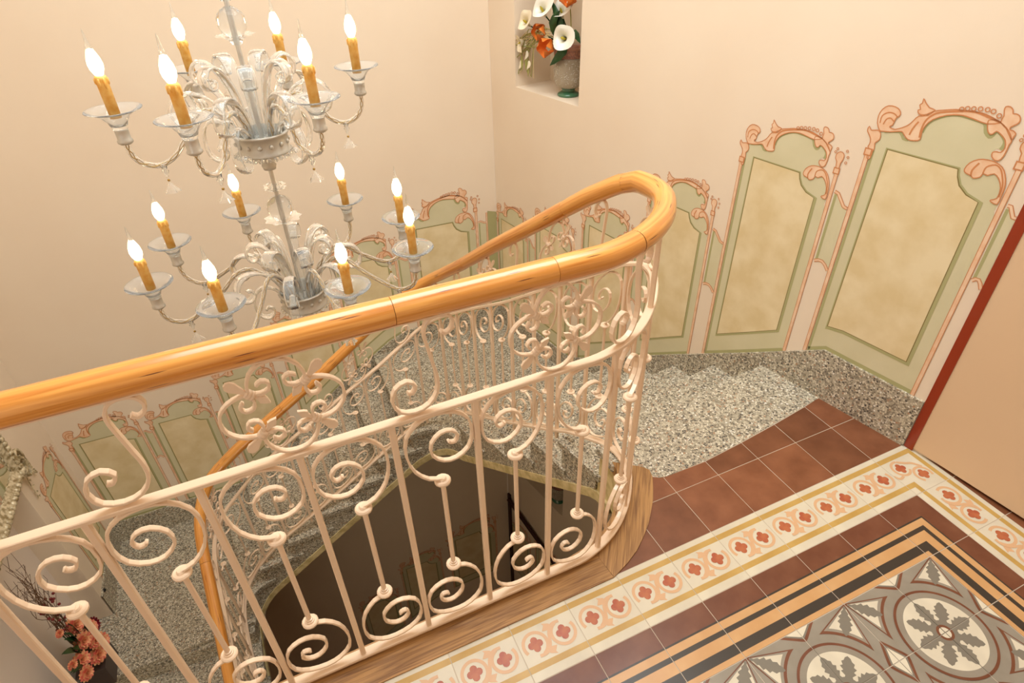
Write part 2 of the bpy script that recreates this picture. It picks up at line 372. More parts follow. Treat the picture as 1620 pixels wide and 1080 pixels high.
# landing window in the left wall (outside the view)
mb = MB()
for y in (-2.25, -1.54, -.81): mb.box(XL - .06, XL + .01, y, y + .06, .8, 2.4, 'ceil')
for z in (.8, 1.57, 2.34): mb.box(XL - .06, XL + .01, -2.25, -.75, z, z + .06, 'ceil')
tag(mb.obj('window_1'), kind='structure')

# door leaf standing open against the landing wall
door = empty('door_1', (0, 0, 0), kind='structure')
da, db = Vector((.181, -.003, 0)), Vector((.285, -1.0, 0)); dd = (db - da).normalized(); dn = Vector((-dd.y, dd.x, 0))
if dn.x > 0: dn = -dn
mb = MB(); t = .036
def dp(a, off): p = da + dd * a + dn * off; return (p.x, p.y)
mb.prism([dp(.034, 0), dp(.95, 0), dp(.95, -t), dp(.034, -t)], .014, 2.25, 'door'); mb.obj('door_panel', door)
mb = MB(); mb.prism([dp(0, .003), dp(.034, .003), dp(.034, -t), dp(0, -t)], .002, 2.25, 'red'); mb.obj('edge_strip', door)

# ------------------------------------------------------------------ floor and tiles
floor = None
mb = MB()
def well_front(n=60, s0=S0 - .1, s1=3.56, off=.03): return [plan(s0 + (s1 - s0) * i / n, off) for i in range(n + 1)]
fpoly = [(XL, -3.3), (.55, -3.3), (.55, 0), (.184, 0), W1(.668, 0)[:2], (-.915, .545)] + list(reversed(well_front())) 
mb.prism(fpoly, -.27, -.0008, 'grout', 'terr_cream'); floor = mb.obj('floor'); tag(floor, kind='structure')
def clip(poly, a, b):
    """keep the part of poly on the left of a->b"""
    out = []; n = len(poly)
    sd = lambda p: (b[0] - a[0]) * (p[1] - a[1]) - (b[1] - a[1]) * (p[0] - a[0])
    for i in range(n):
        p, q = poly[i], poly[(i + 1) % n]; sp, sq = sd(p), sd(q)
        if sp >= 0: out.append(p)
        if sp * sq < 0:
            t = sp / (sp - sq); out.append((p[0] + (q[0] - p[0]) * t, p[1] + (q[1] - p[1]) * t))
    return out
G = .0013; T = .2
# red clay tiles: two rows on the stair side, cut by wall, terrazzo and kerb
terr_edge = [(-1.0, .40), (-.84, .37), (-.815, .30), (-.796, .282), (-.597, .282), (-.4, .3), (-.207, .322), (-.013, .348), (.111, .367), (.3, .40)]
for r in range(2):
    for i in range(-6, 2):
        x0, x1 = i * T + G, (i + 1) * T - G; y0, y1 = r * T + G, (r + 1) * T - G
        p = [(x0, y0), (x1, y0), (x1, y1), (x0, y1)]
        p = clip(p, (.178, 0), (.178 - .2, 1.0))
        if i == -6 and r == 1: continue
        if i == -6: p = clip(p, (-.98, .16), (-1.21, -.01))
        if i == -5 and r == 1: p = clip(p, (-.86, .42), (-.97, .2))
        if r == 1:
            xa, xb = x0 - G, x1 + G
            ya, yb = interp([(a, b) for a, b in terr_edge], xa) - .004, interp([(a, b) for a, b in terr_edge], xb) - .004
            p = clip(p, (xb, yb), (xa, ya))
        if len(p) < 3 or max(v[1] for v in p) - min(v[1] for v in p) < .01: continue
        mb = MB(); mb.prism(p, -.008, random.uniform(-.0004, .0004), 'clay'); mb.obj('clay_tile', floor)
for i in range(0, 6):
    y1 = -i * T - G - .0; p = [(.2 + G, y1 - T + 2 * G), (.4 - G, y1 - T + 2 * G), (.4 - G, y1), (.2 + G, y1)]
    mb = MB(); mb.prism(p, -.008, 0, 'clay'); mb.obj('clay_tile', floor)

def ccw(pts):
    a = sum(p[0] * q[1] - q[0] * p[1] for p, q in zip(pts, pts[1:] + pts[:1]))
    return pts if a > 0 else pts[::-1]
def arc(cx, cy, r, a0, a1, n=14): return [(cx + r * math.cos(math.radians(a0 + (a1 - a0) * i / n)), cy + r * math.sin(math.radians(a0 + (a1 - a0) * i / n))) for i in range(n + 1)]
class Tile:
    """tile with inlays; local coords 0..1 scaled to T, origin at the corner, layered 0.15 mm apart"""
    def __init__(s, base): s.mb = MB(); s.mb.prism([(G, G), (T - G, G), (T - G, T - G), (G, T - G)], -.008, 0, base); s.k = 0
    def lv(s): s.k += 1; return .00012 * s.k
    def c(s, x): return min(max(x * T, G), T - G)
    def poly(s, pts, k, z=None):
        z = z or s.lv(); s.mb.add([(s.c(x), s.c(y), z) for x, y in ccw(list(pts))], [list(range(len(pts)))], k); return z
    def rib(s, pts, w, k, z=None, closed=False):
        z = z or s.lv(); s.mb.ribbon([(x, y) for x, y in pts], w, lambda x, y: (s.c(x), s.c(y), z), k, closed); return z
def flower(t, cx, cy, r, k='c_red'):
    z = t.lv()
    for a in range(4):
        x, y = cx + r * .52 * math.cos(PI / 2 * a), cy + r * .52 * math.sin(PI / 2 * a)
        t.poly(arc(x, y, r * .46, 0, 360, 10)[:-1], k, z + a * 2e-6)
    t.poly(arc(cx, cy, r * .45, 0, 360, 8)[:-1], k, z + 1e-5)
# border tile: local x along the border, y = 0 at the outer edge
def border_tile(corner=False):
    t = Tile('c_white')
    if not corner:
        t.poly([(0, .10), (1, .10), (1, .20), (0, .20)], 'c_ochre'); t.poly([(0, .76), (1, .76), (1, .86), (0, .86)], 'c_ochre')
        for sgn, cx in ((1, .26), (-1, .74)):
            z = t.lv()
            f = lambda x, y: (x, y) if sgn == 1 else (1 - x, .96 - y)
            t.rib([f(*p) for p in arc(.26, .48, .19, 150, 430, 22)], .052, 'c_tan', z)
            t.poly([f(*p) for p in ((.38, .66), (.45, .60), (.56, .62), (.50, .70), (.52, .74), (.42, .70))], 'c_tan')
            flower(t, cx, .48, .125)
        t.rib(crv([(.25, .67), (.37, .665), (.46, .58), (.5, .48), (.54, .38), (.63, .295), (.75, .29)], 4), .05, 'c_tan')
    else:
        # outer corner of the border at local (1, 0); both arms leave at x = 0 and y = 1
        t.poly([(0, .10), (.90, .10), (.90, 1), (.80, 1), (.80, .20), (0, .20)], 'c_ochre')
        t.poly([(0, .76), (.24, .76), (.24, 1), (.14, 1), (.14, .86), (0, .86)], 'c_ochre')
        for cx, cy in ((.30, .42), (.58, .70)):
            t.rib(arc(cx, cy, .17, 30 if cx < .5 else 130, 290 if cx < .5 else 390, 18), .05, 'c_tan')
            flower(t, cx, cy, .12)
        t.rib(crv([(.36, .27), (.5, .36), (.62, .42), (.72, .56)], 4), .055, 'c_tan')
        t.rib(crv([(0, .5), (.06, .6), (.18, .58)], 4), .05, 'c_tan')
    return t.mb.mesh('border_tile')
BANDS = [(0, .36, 'c_brown'), (.36, .39, 'c_black'), (.39, .51, 'c_orange'), (.51, .59, 'c_black'), (.59, .76, 'c_orange'), (.76, .91, 'c_black'), (.91, 1.0, 'c_orange')]
def stripe_tile(corner=False):
    t = Tile('c_brown'); z = t.lv()
    for a, b, k in BANDS:
        if not corner: t.poly([(0, a), (1, a), (1, b), (0, b)], k, z)
        else: t.poly([(0, a), (1 - a, a), (1 - a, 1), (1 - b, 1), (1 - b, b), (0, b)], k, z)
    return t.mb.mesh('stripe_tile')
def oak(cx, cy, ang, l0, l1, w, half=0):
    """oak leaf outline from radius l0 to l1 along ang"""
    prof = [(0, .16), (.12, .2), (.22, .5), (.28, .42), (.4, .9), (.46, .62), (.58, 1.0), (.64, .66), (.76, .8), (.82, .5), (.93, .34), (1, 0)]
    up = [(l0 + (l1 - l0) * a, w * b) for a, b in prof]; dn = [(x, -y) for x, y in reversed(up[:-1])]
    if half == 1: dn = [(l0, 0)]
    if half == -1: up = [(x, -y) for x, y in up]; dn = [(l0, 0)]
    ca, sa = math.cos(ang), math.sin(ang)
    return [(cx + x * ca - y * sa, cy + x * sa + y * ca) for x, y in up + dn]
def medal_tile():
    """centre tile: medallion centre at local (1,1), leaf fan at (0,0), half diamonds at (1,0) and (0,1)"""
    t = Tile('c_grey')
    mx = lambda f: [(y, x) for x, y in f]
    # diamonds
    for f in (lambda p: p, mx):
        t.poly(f([(1, 0), (1, .20), (.93, .17), (.66, 0)]), 'c_brown'); t.poly(f([(1, 0), (1, .155), (.95, .13), (.73, 0)]), 'c_grey2'); t.poly(f([(1, 0), (1, .12), (.95, .10), (.78, 0)]), 'c_white')
    # kite with concave outer side
    out = [(.03, 0)] + [p for p in arc(1, 1, .84, 252, 198, 10)] + [(0, .03), (0, 0)]
    t.poly(out, 'c_brown')
    t.poly([(.07, .035)] + arc(1, 1, .885, 246, 204, 10) + [(.035, .07)], 'c_grey')
    t.poly([(.03, .03)] + arc(1, 1, .93, 240, 210, 8), 'c_white')
    t.poly(oak(0, 0, PI / 4, .05, .56, .11), 'c_grey2')
    t.poly([(1, 1)] + arc(1, 1, .705, 180, 270, 20), 'c_brown')
    t.poly([(1, 1)] + arc(1, 1, .665, 180, 270, 20), 'c_grey')
    t.poly([(1, 1)] + arc(1, 1, .57, 180, 270, 20), 'c_white')
    t.poly(oak(1, 1, PI * 1.25, .1, .53, .115), 'c_grey2')
    t.poly(oak(1, 1, PI, .1, .53, .115, 1), 'c_grey2'); t.poly(oak(1, 1, PI * 1.5, .1, .53, .115, -1), 'c_grey2')
    t.poly([(1, 1)] + arc(1, 1, .2, 180, 270, 8), 'c_grey2')
    t.poly([(1, 1)] + arc(1, 1, .125, 180, 270, 8), 'c_brown')
    t.poly([(1, 1)] + arc(1, 1, .085, 180, 270, 8), 'c_white')
    return t.mb.mesh('medallion_tile')
BT, BTC, STI, STC, MT = border_tile(), border_tile(True), stripe_tile(), stripe_tile(True), medal_tile()
def put(me, name, M2, x, y):
    """M2 maps local (lx,ly) axes to world xy axes ((ax,ay),(bx,by)); origin (x,y)"""
    o = bpy.data.objects.new(name, me); COL.objects.link(o); o.parent = floor
    (ax, ay), (bx, by) = M2
    z = (ax * by - ay * bx)
    o.matrix_world = Matrix(((ax, bx, 0, x), (ay, by, 0, y), (0, 0, 1, random.uniform(-.0002, .0002)), (0, 0, 0, 1)))
    return o
E1 = ((1, 0), (0, -1))        # mirrored in y: local y runs away from the stairs (faces flipped, harmless)
NX, NY = 13, 7
for i in range(1, NX + 1): put(BT, 'border_tile', E1, -i * T, 0)
put(BTC, 'border_tile', E1, 0, 0)
for j in range(1, NY + 1): put(BT, 'border_tile', ((0, -1), (-1, 0)), .2, -j * T)
for i in range(2, NX + 1): put(STI, 'stripe_tile', E1, -i * T, -T)
put(STC, 'stripe_tile', E1, -T, -T)
for j in range(2, NY + 1): put(STI, 'stripe_tile', ((0, -1), (-1, 0)), 0, -j * T)
# centre: medallion centres at x = -.4 - .4 n, y = -.6 - .4 m
for i in range(2, NX + 1):
    for j in range(2, NY + 1):
        x0, y0 = -i * T, -j * T      # tile spans x0..x0+T, y0-T..y0
        mxr = (i % 2 == 0)           # medallion at the left side (x0) when i even
        mdn = (j % 2 == 0)           # medallion at the lower side (y0-T) when j even
        ax = (-1, 0) if mxr else (1, 0); ox = x0 + T if mxr else x0
        by = (0, -1) if mdn else (0, 1); oy = y0 if mdn else y0 - T
        put(MT, 'medallion_tile', (ax, by), ox, oy)
# plain clay tiles towards the rear of the landing, out of view
mb = MB(); mb.box(XL, .55, -3.3, -(NY + 1) * T, -.008, 0, 'clay'); mb.box(XL, -NX * T, -1.6, 0, -.008, 0, 'clay'); mb.obj('plain_floor_field', floor)

# oak kerb along the railing
def kerb(name, inner, outer, z1):
    mb = MB(); n = len(inner); poly = inner + outer[::-1]
    b = len(mb.v); mb.prism(poly, -.05, z1, 'oak')
    for i, p in enumerate(inner):
        s = i * .05
        mb.uv[i] = mb.uv[i + 2 * n] = (s, .1)
    for i in range(n):
        mb.uv[2 * n - 1 - i] = mb.uv[4 * n - 1 - i] = (i * .05, 0)
    for i in range(4 * n):
        v = mb.v[i]; mb.uv[i] = (v[0], v[1]) if name == 'trim_1' else (v[1] * .8 + v[0] * .6, v[0] * .8 - v[1] * .6)
    o = mb.obj(name); tag(o, kind='structure'); return o
si = [S0 + (2.99 - S0) * i / 20 for i in range(21)]
kerb('trim_1', [plan(s, .035) for s in si], [(plan(s)[0], -.006) for s in si], .006)
outc = [(-1.21, -.006), (-1.14, .02), (-1.08, .05), (-1.03, .085), (-.98, .125), (-.942, .165), (-.90, .21), (-.865, .261), (-.84, .30), (-.83, .335), (-.845, .36)]
inn = [plan(2.99 + (3.46 - 2.99) * i / 10, .035) for i in range(11)]
kerb('trim_2', inn, outc, .0055)

# ------------------------------------------------------------------ staircase
stairs = empty('staircase', kind='structure')
def wedge(s): return plan(s, .045)
# nosing lines (outer point, inner arc length)
nos1 = [(.668, 3.57), (.908, 3.80), (1.159, 4.04), (1.404, 4.28), (1.65, 4.52), (1.905, 4.77)]
def sub(s0, s1, n=6): return [wedge(s0 + (s1 - s0) * i / n) for i in range(n + 1)]
TH = .032; UN = .26
def body(outer, inner, top, u_start, u_end):
    """outer, inner: lists of xy from the nosing side to the lower side"""
    no, ni = len(outer), len(inner)
    poly = outer + inner[::-1]
    zb = [u_start + (u_end - u_start) * i / (no - 1) for i in range(no)] + [u_start + (u_end - u_start) * i / (ni - 1) for i in range(ni)][::-1]
    mb = MB(); mb.prism(poly, zb, top - TH, 'terrazzo', 'terrazzo'); mb.obj('riser_block', stairs)
def slab(poly, top):
    mb = MB(); mb.prism(poly, top - TH, top, 'terrazzo'); mb.obj('tread', stairs)
def ext(a, b, d):
    """point b moved further away from a by d"""
    v = Vector((b[0] - a[0], b[1] - a[1])); v.normalize(); return (b[0] + v.x * d, b[1] + v.y * d)
# top landing terrazzo strip (level 0)
tp = [(x, y) for x, y in terr_edge if -.8 < x < .15]
nosv = [W1(.668, 0)[:2], (-.138, .647), (-.315, .618), (-.463, .60), (-.7, .573), wedge(3.575)]
poly = [W1(.37, 0)[:2]] + [W1(.668 + .0, 0)[:2]] + nosv[1:] + [wedge(3.5), wedge(3.44), (-.85, .352), (-.82, .29)] + tp[:-1]
mb = MB(); mb.prism(poly, -TH, .0012, 'terrazzo'); mb.obj('tread', stairs)
for k in range(5):
    o0, i0 = nos1[k]; o1, i1 = nos1[k + 1]; top = -(k + 1) * R1
    outer = [W1(o0 - .0, 0)[:2], W1(o1 + .0, 0)[:2]]; inner = sub(i0, i1)
    inn2 = sub(i0 - .03, i1 + .02); body(outer, [plan(i0 + (i1 - i0) * j / 6, .035) for j in range(7)], top, -(k) * R1 - UN, -(k + 1) * R1 - UN)
    slab([W1(o0 - .02, 0)[:2], W1(o1 + .02, 0)[:2]] + inn2[::-1], top)
# quarter landing
xN = [-1.437 - .2246 * j for j in range(7)]
inner = [plan(4.77 + (5.205 - 4.77) * j / 12, .035) for j in range(13)]
outer = [W1(1.905, 0)[:2], (XC, YB), (xN[0], YB)]
poly = outer + inner[::-1]
mb = MB()
def und(s): return interp([(3.57, -UN), (4.77, -5 * R1 - UN), (5.205, LV - UN), (6.55, LV - 6 * R2 - UN), (6.7, -1.99 - UN), (7.9, -1.99 - UN - .6)], s)
mb.prism(poly, [-5 * R1 - UN, LV - UN, LV - UN] + [und(4.77 + (5.205 - 4.77) * j / 12) for j in range(13)][::-1], LV - TH, 'terrazzo'); mb.obj('riser_block', stairs)
slab([W1(1.885, 0)[:2], (XC, YB), (xN[0] - .02, YB)] + [wedge(4.75 + (5.23 - 4.75) * j / 12) for j in range(13)][::-1], LV)
for k in range(6):
    top = LV - (k + 1) * R2; a, b = xN[k], xN[k + 1]
    sa, sb = 5.167 + (-1.4 - a), 5.167 + (-1.4 - b)
    sa, sb = min(sa, 6.6), min(sb, 6.6)
    outer = [(a, YB), (b, YB)]; inner = [plan(sa + (sb - sa) * j / 4, .035) for j in range(5)]
    body(outer, inner, top, und(sa) , und(sb) if k < 5 else -1.99 - UN)
    slab([(a + .02, YB), (b - .02, YB)] + [wedge(sa - .05 + (sb + .02 - sa + .05) * j / 5) for j in range(6)][::-1], top)
# half landing and the flight below it
HL = -1.99
def lx(y): return -2.71
hl_in = [plan(6.55 + (6.64 - 6.55) * j / 4, .035) for j in range(5)]
poly = [(xN[6], YB), (XL, YB), (XL, 1.79), plan(6.66, .035)] + hl_in[::-1] + []
mb = MB(); mb.prism(poly, HL - UN, HL - TH, 'terrazzo'); mb.obj('riser_block', stairs)
slab([(xN[6] + .02, YB), (XL, YB), (XL, 1.77), (plan(6.69, .045)[0], 1.77)] + [wedge(6.50 + .12 * j / 4) for j in range(5)][::-1], HL)
for k in range(8):
    y0, y1 = 1.79 - .255 * k, 1.79 - .255 * (k + 1); top = HL - (k + 1) * .156
    mb = MB(); mb.prism([(XL, y0), (XL, y1), (-2.72, y1), (-2.72, y0)], [HL - .3 - k * .156, HL - .3 - (k + 1) * .156] + [HL - .3 - (k + 1) * .156, HL - .3 - k * .156], top - TH, 'terrazzo'); mb.obj('riser_block', stairs)
    slab([(XL, y0 + .02), (XL, y1 - .02), (-2.705, y1 - .02), (-2.705, y0 + .02)], top)
# sill of the recess at landing level
mb = MB(); mb.box(XL - RD, XL, RY0, RY1, HL - .02, HL, 'terrazzo'); mb.obj('recess_sill', stairs)
# skirting of terrazzo slabs along the walls
def skirt(fn, soc, pts, base, name='baseboard_right', clipz=None):
    mb = MB(); th = .012
    top = [(p, soc(p)) for p in pts]
    n = len(pts)
    vs = [fn(p, base(p), th) for p in pts] + [fn(p, soc(p), th) for p in pts] + [fn(p, soc(p), 0) for p in pts]
    fs = [[i, i + 1, n + i + 1, n + i] for i in range(n - 1)] + [[n + i, n + i + 1, 2 * n + i + 1, 2 * n + i] for i in range(n - 1)]
    mb.add(vs, fs, 'terrazzo'); o = mb.obj(name); tag(o, kind='structure'); return o
skirt(W1, soc1, [0, .2, .42, .772, 1.218, 1.706, 2.06, 2.925], lambda s: interp([(0, -.05), (.6, -.05), (1.9, -1.1), (3, -1.1)], s), 'baseboard_right')
skirt(W2, soc2, [-3.565, -2.62, -2.198, -1.708, -1.313, -1.19, -.388], lambda x: interp([(-3.6, -2.1), (-2.8, -2.1), (-1.4, -1.2), (-.3, -1.1)], x), 'baseboard_back')
skirt(W3, soc3, [RY1, YB], lambda y: -2.1, 'baseboard_left')
# plaster edge under the outer string
mb = MB()
ss = [3.45 + (7.8 - 3.45) * i / 90 for i in range(91)]
vs = []
for s in ss:
    x, y = plan(s, .0); u, v = plan(s, .041); z = und(s)
    vs += [(x, y, z), (u, v, z - .0), (u, v, z - .055), (x, y, z - .055)]
fs = []
for i in range(90):
    for j in range(4): fs.append([i * 4 + j, i * 4 + (j + 1) % 4, i * 4 + 4 + (j + 1) % 4, i * 4 + 4 + j])
mb.add(vs, fs, 'terr_cream'); mb.obj('plaster_edge', stairs)

# ------------------------------------------------------------------ murals
MU = {'field': [(0.033, 0.022), (0.063, 0.068), (0.046, 0.112), (0.072, 0.123), (0.177, 0.147), (0.219, 0.105), (0.256, 0.105), (0.302, 0.107), (0.333, 0.133), (0.33, 0.177), (0.339, 0.225), (0.372, 0.276), (0.449, 0.324), (0.51, 0.341), (0.569, 0.339), (0.632, 0.333), (0.683, 0.324), (0.702, 0.304), (0.716, 0.269), (0.748, 0.245), (0.764, 0.26), (0.777, 0.289), (0.807, 0.278), (0.84, 0.247), (0.849, 0.219), (0.842, 0.182), (0.816, 0.182), (0.801, 0.153), (0.803, 0.118), (0.821, 0.105), (0.858, 0.09), (0.897, 0.07), (0.928, 0.024), (0.95, -0.031), (0.952, -0.107), (0.965, -0.179), (0.961, -0.221)], 'inner': [(0.14, 0.0), (0.643, -0.009), (0.659, -0.061), (0.691, -0.118), (0.757, -0.168), (0.847, -0.193)], 'finL': [(0.007, -0.098), (0.0, -0.046), (0.002, -0.035), (-0.013, -0.009), (-0.007, 0.007), (-0.011, 0.05), (-0.044, 0.09), (-0.055, 0.107), (-0.05, 0.138), (-0.028, 0.114), (-0.004, 0.118), (0.028, 0.123), (0.05, 0.103), (0.057, 0.066), (0.044, 0.044), (0.031, 0.026), (0.039, -0.015), (0.033, -0.037), (0.031, -0.094)], 'volute': [(0.033, 0.127), (0.002, 0.173), (-0.007, 0.228), (0.007, 0.276), (0.042, 0.309), (0.092, 0.311), (0.129, 0.295), (0.144, 0.267), (0.133, 0.247), (0.123, 0.236), (0.118, 0.212), (0.114, 0.184), (0.098, 0.171), (0.107, 0.16), (0.144, 0.158), (0.193, 0.184), (0.228, 0.214), (0.247, 0.245), (0.271, 0.282), (0.33, 0.298), (0.359, 0.335), (0.416, 0.354), (0.49, 0.374), (0.556, 0.379), (0.613, 0.383), (0.659, 0.383), (0.702, 0.374), (0.751, 0.359), (0.777, 0.348), (0.709, 0.324), (0.63, 0.335), (0.569, 0.344), (0.523, 0.344), (0.446, 0.326), (0.37, 0.28), (0.337, 0.23), (0.328, 0.182), (0.335, 0.129), (0.3, 0.112), (0.254, 0.109), (0.219, 0.133), (0.199, 0.151), (0.175, 0.151), (0.116, 0.133), (0.061, 0.125)], 'st1': [(0.02, 0.177), (0.02, 0.232), (0.057, 0.263), (0.101, 0.263), (0.131, 0.243)], 'st2': [(0.046, 0.173), (0.057, 0.212), (0.083, 0.228), (0.114, 0.21)], 'st3': [(0.326, 0.14), (0.319, 0.195), (0.326, 0.258), (0.354, 0.304), (0.4, 0.335), (0.527, 0.37), (0.613, 0.381), (0.705, 0.365), (0.777, 0.348)], 'st4': [(0.252, 0.142), (0.258, 0.179), (0.271, 0.219), (0.284, 0.245)], 'leaf': [(0.265, 0.298), (0.252, 0.322), (0.267, 0.328), (0.252, 0.357), (0.265, 0.372), (0.263, 0.403), (0.282, 0.383), (0.319, 0.352), (0.363, 0.344), (0.333, 0.317), (0.304, 0.298)], 'crest': [(0.777, 0.35), (0.779, 0.392), (0.768, 0.425), (0.768, 0.449), (0.792, 0.453), (0.814, 0.438), (0.823, 0.416), (0.84, 0.418), (0.862, 0.411), (0.875, 0.392), (0.875, 0.368), (0.853, 0.344), (0.842, 0.333), (0.845, 0.317), (0.864, 0.315), (0.886, 0.3), (0.882, 0.278), (0.877, 0.258), (0.823, 0.319)], 'cs': [(0.777, 0.348), (0.821, 0.324), (0.86, 0.287), (0.882, 0.247), (0.877, 0.228), (0.877, 0.173), (0.867, 0.123), (0.84, 0.109), (0.812, 0.127), (0.805, 0.155), (0.827, 0.166), (0.849, 0.166), (0.862, 0.199), (0.849, 0.239), (0.836, 0.256), (0.807, 0.278), (0.775, 0.291), (0.761, 0.269), (0.74, 0.267), (0.722, 0.289), (0.711, 0.317), (0.705, 0.348), (0.737, 0.357)], 'shell': [(0.685, 0.004), (0.7, 0.053), (0.744, 0.09), (0.794, 0.101), (0.845, 0.098), (0.895, 0.077), (0.928, 0.037), (0.956, -0.028), (0.963, -0.103), (0.961, -0.168), (0.919, -0.162), (0.915, -0.151), (0.945, -0.129), (0.939, -0.059), (0.906, -0.002), (0.867, 0.024), (0.834, 0.002), (0.803, 0.007), (0.796, -0.02), (0.759, -0.039), (0.737, -0.026), (0.7, -0.018)], 'sh1': [(0.74, -0.031), (0.733, 0.011), (0.757, 0.068)], 'sh2': [(0.803, 0.007), (0.807, 0.053), (0.851, 0.081), (0.891, 0.063), (0.921, 0.015), (0.945, -0.046), (0.952, -0.12)], 'beads': [(0.523, 0.383), (0.556, 0.394), (0.593, 0.4), (0.632, 0.407), (0.674, 0.411), (0.711, 0.407), (0.753, 0.387)]}
def mural(wall, fn, flip, L, Rr, top, soc, sign=1, clipL=None):
    """painted panel. L, Rr wall coordinate of the two rods; template u 0..1 from L to Rr"""
    w = abs(Rr - L); off = [.0008]
    def mp(u, v): return fn(L + (Rr - L) * u, top + v * w, off[0])
    def at(u, z): return (u, (z - top) / w)
    def base(u): return (soc(L + (Rr - L) * u) - top) / w
    def seg(u0, u1, n=6): return [(u0 + (u1 - u0) * i / n, base(u0 + (u1 - u0) * i / n)) for i in range(n + 1)]
    mb = MB()
    off[0] = .0006
    # field
    mb.flat([(.02, 0)] + MU['field'] + [(.975, -.25)] + [(u, v) for u, v in reversed(seg(.02, .975))], mp, 'green')
    # painted shadow lines of the field
    off[0] = .0010
    mb.ribbon([(.034, -.03), (.034, base(.034))], .024, mp, 'green_dk')
    mb.ribbon(crv(MU['field'][9:26], 2), .022, mp, 'green_dk')
    mb.ribbon(crv(MU['field'][3:7], 2), .02, mp, 'green_dk')
    mb.ribbon([(u, v + .02) for u, v in seg(.03, .975)], .04, mp, 'green_dk')
    p = mb.obj('mural_panel', wall)
    mb = MB(); bo = .125 / w
    inn = MU['inner']; x1 = .845
    bl = [(u, v + bo) for u, v in reversed(seg(.14, x1, 5))]
    off[0] = .0013
    o1 = [(.122, .014)] + [(u + .014, v + .016) for u, v in inn[1:4]] + [(.765, -.148), (x1 + .034, -.185)] + [(x1 + .034, base(x1 + .034) + bo - .034)] + [(u, v - .034) for u, v in bl] + [(.122, base(.122) + bo - .03)]
    mb.flat(o1, mp, 'green_dk')
    off[0] = .0016
    o2 = [(.132, .007)] + [(u + .006, v + .007) for u, v in inn[1:4]] + [(.76, -.16), (x1 + .007, -.192)] + [(x1 + .007, base(x1) + bo - .006)] + [(u, v - .006) for u, v in bl] + [(.132, base(.132) + bo - .004)]
    mb.flat(o2, mp, 'olive')
    off[0] = .0019
    mb.flat([(.14, 0)] + inn[1:] + bl, mp, 'marble')
    q = mb.obj('marbled_field', p)
    mb = MB()
    off[0] = .0022
    # rods
    for c, t in ((0.0, -.07), (.992, .12)):
        for dx, ww, k in ((0, .036, 'pinkline'),):
            mb.ribbon([(c, t), (c, base(c))], ww, mp, k)
    off[0] = .0025
    for c, t in ((0.0, -.07), (.992, .12)): mb.ribbon([(c, t), (c, base(c))], .026, mp, 'pink')
    off[0] = .0028
    for c, t in ((0.0, -.05), (.985, .11)):
        mb.flat([(c - .03, t - .03), (c + .03, t - .03), (c + .03, t + .03), (c - .03, t + .03)], mp, 'pinkline')
    off[0] = .0031
    for c, t in ((0.0, -.05), (.985, .11)):
        mb.flat([(c - .02, t - .02), (c + .02, t - .02), (c + .02, t + .02), (c - .02, t + .02)], mp, 'pink')
    # ornament fills then outlines
    off[0] = .0022
    fin = [(.97, .14), (.965, .19), (.945, .215), (.945, .255), (.97, .28), (1.0, .275), (1.015, .25), (1.01, .21), (1.0, .18), (1.0, .14)]
    shapes = [MU['finL'], MU['volute'], MU['leaf'], MU['crest'], MU['cs'], MU['shell'], fin]
    for i, sh in enumerate(shapes):
        off[0] = .0022 + i * .00004; mb.flat(crv(sh, 2, True), mp, 'pink')
    off[0] = .0027
    for sh in shapes: mb.ribbon(crv(sh, 2, True), .0075, mp, 'pinkline', True)
    for k, ww in (('st1', .009), ('st2', .009), ('st3', .013), ('st4', .012), ('sh1', .012), ('sh2', .010)): mb.ribbon(crv(MU[k], 3), ww, mp, 'pinkline')
    for u, v in MU['beads']:
        mb.ribbon(arc(u, v, .014, 0, 360, 9)[:-1], .007, mp, 'pinkline', True)
    for u, v in ((1.03, .30), (1.05, .25), (1.045, .20), (.93, .27), (.94, .30)):
        mb.ribbon(arc(u, v, .010, 0, 360, 7)[:-1], .006, mp, 'pinkline', True)
    mb.obj('scroll_ornament', p)
    return p
def infill(wall, fn, a, b, zt_a, zt_b, zb_a, zb_b, soc):
    """green infill between two neighbouring rods; a = viewer's left side"""
    mb = MB(); off = [.0007]
    def mp(u, z): return fn(a + (b - a) * u, z, off[0])
    mid = lambda t, p, q: p + (q - p) * t
    topc = [(t, mid(t, zt_a, zt_b) + .008 * math.sin(t * PI * 2)) for t in (0, .25, .5, .75, 1)]
    botc = [(t, mid(t, zb_a, zb_b) + .02 * math.sin(t * PI)) for t in (0, .25, .5, .75, 1)]
    mb.flat(topc + botc[::-1], mp, 'green')
    off[0] = .0011
    def rb(c, ww, k):
        mb.ribbon([(c_[0] * abs(b - a), c_[1]) for c_ in c], ww, lambda u, z: fn(a + (b - a) * u / abs(b - a), z, off[0]), k)
    rb([(.12, zt_a - .01), (.12, zb_a)], .010, 'green_dk')
    off[0] = .0014
    rb(topc, .014, 'pinkline'); rb(botc, .014, 'pinkline')
    off[0] = .0018
    rb(topc, .008, 'pink'); rb(botc, .008, 'pink')
    mb.obj('mural_infill', wall)
p1 = [(.503, .046, 1.103), (1.009, .588, .937), (1.50, 1.098, .589), (1.994, 1.571, .262), (2.465, 2.074, .08), (2.915, 2.55, -.027)]
for L, Rr, tp_ in p1: mural(wall_right, W1, 1, L, Rr, tp_, soc1)
for (L, Rr, t1), (L2, R2_, t2) in zip(p1[1:], p1[:-1]):
    infill(wall_right, W1, Rr - .01, L2 + .01, t1 - .03, t1 - .08, t1 - .33, t1 - .35, soc1)
infill(wall_right, W1, .036, .0, 1.03, 1.0, .76, .74, soc1)
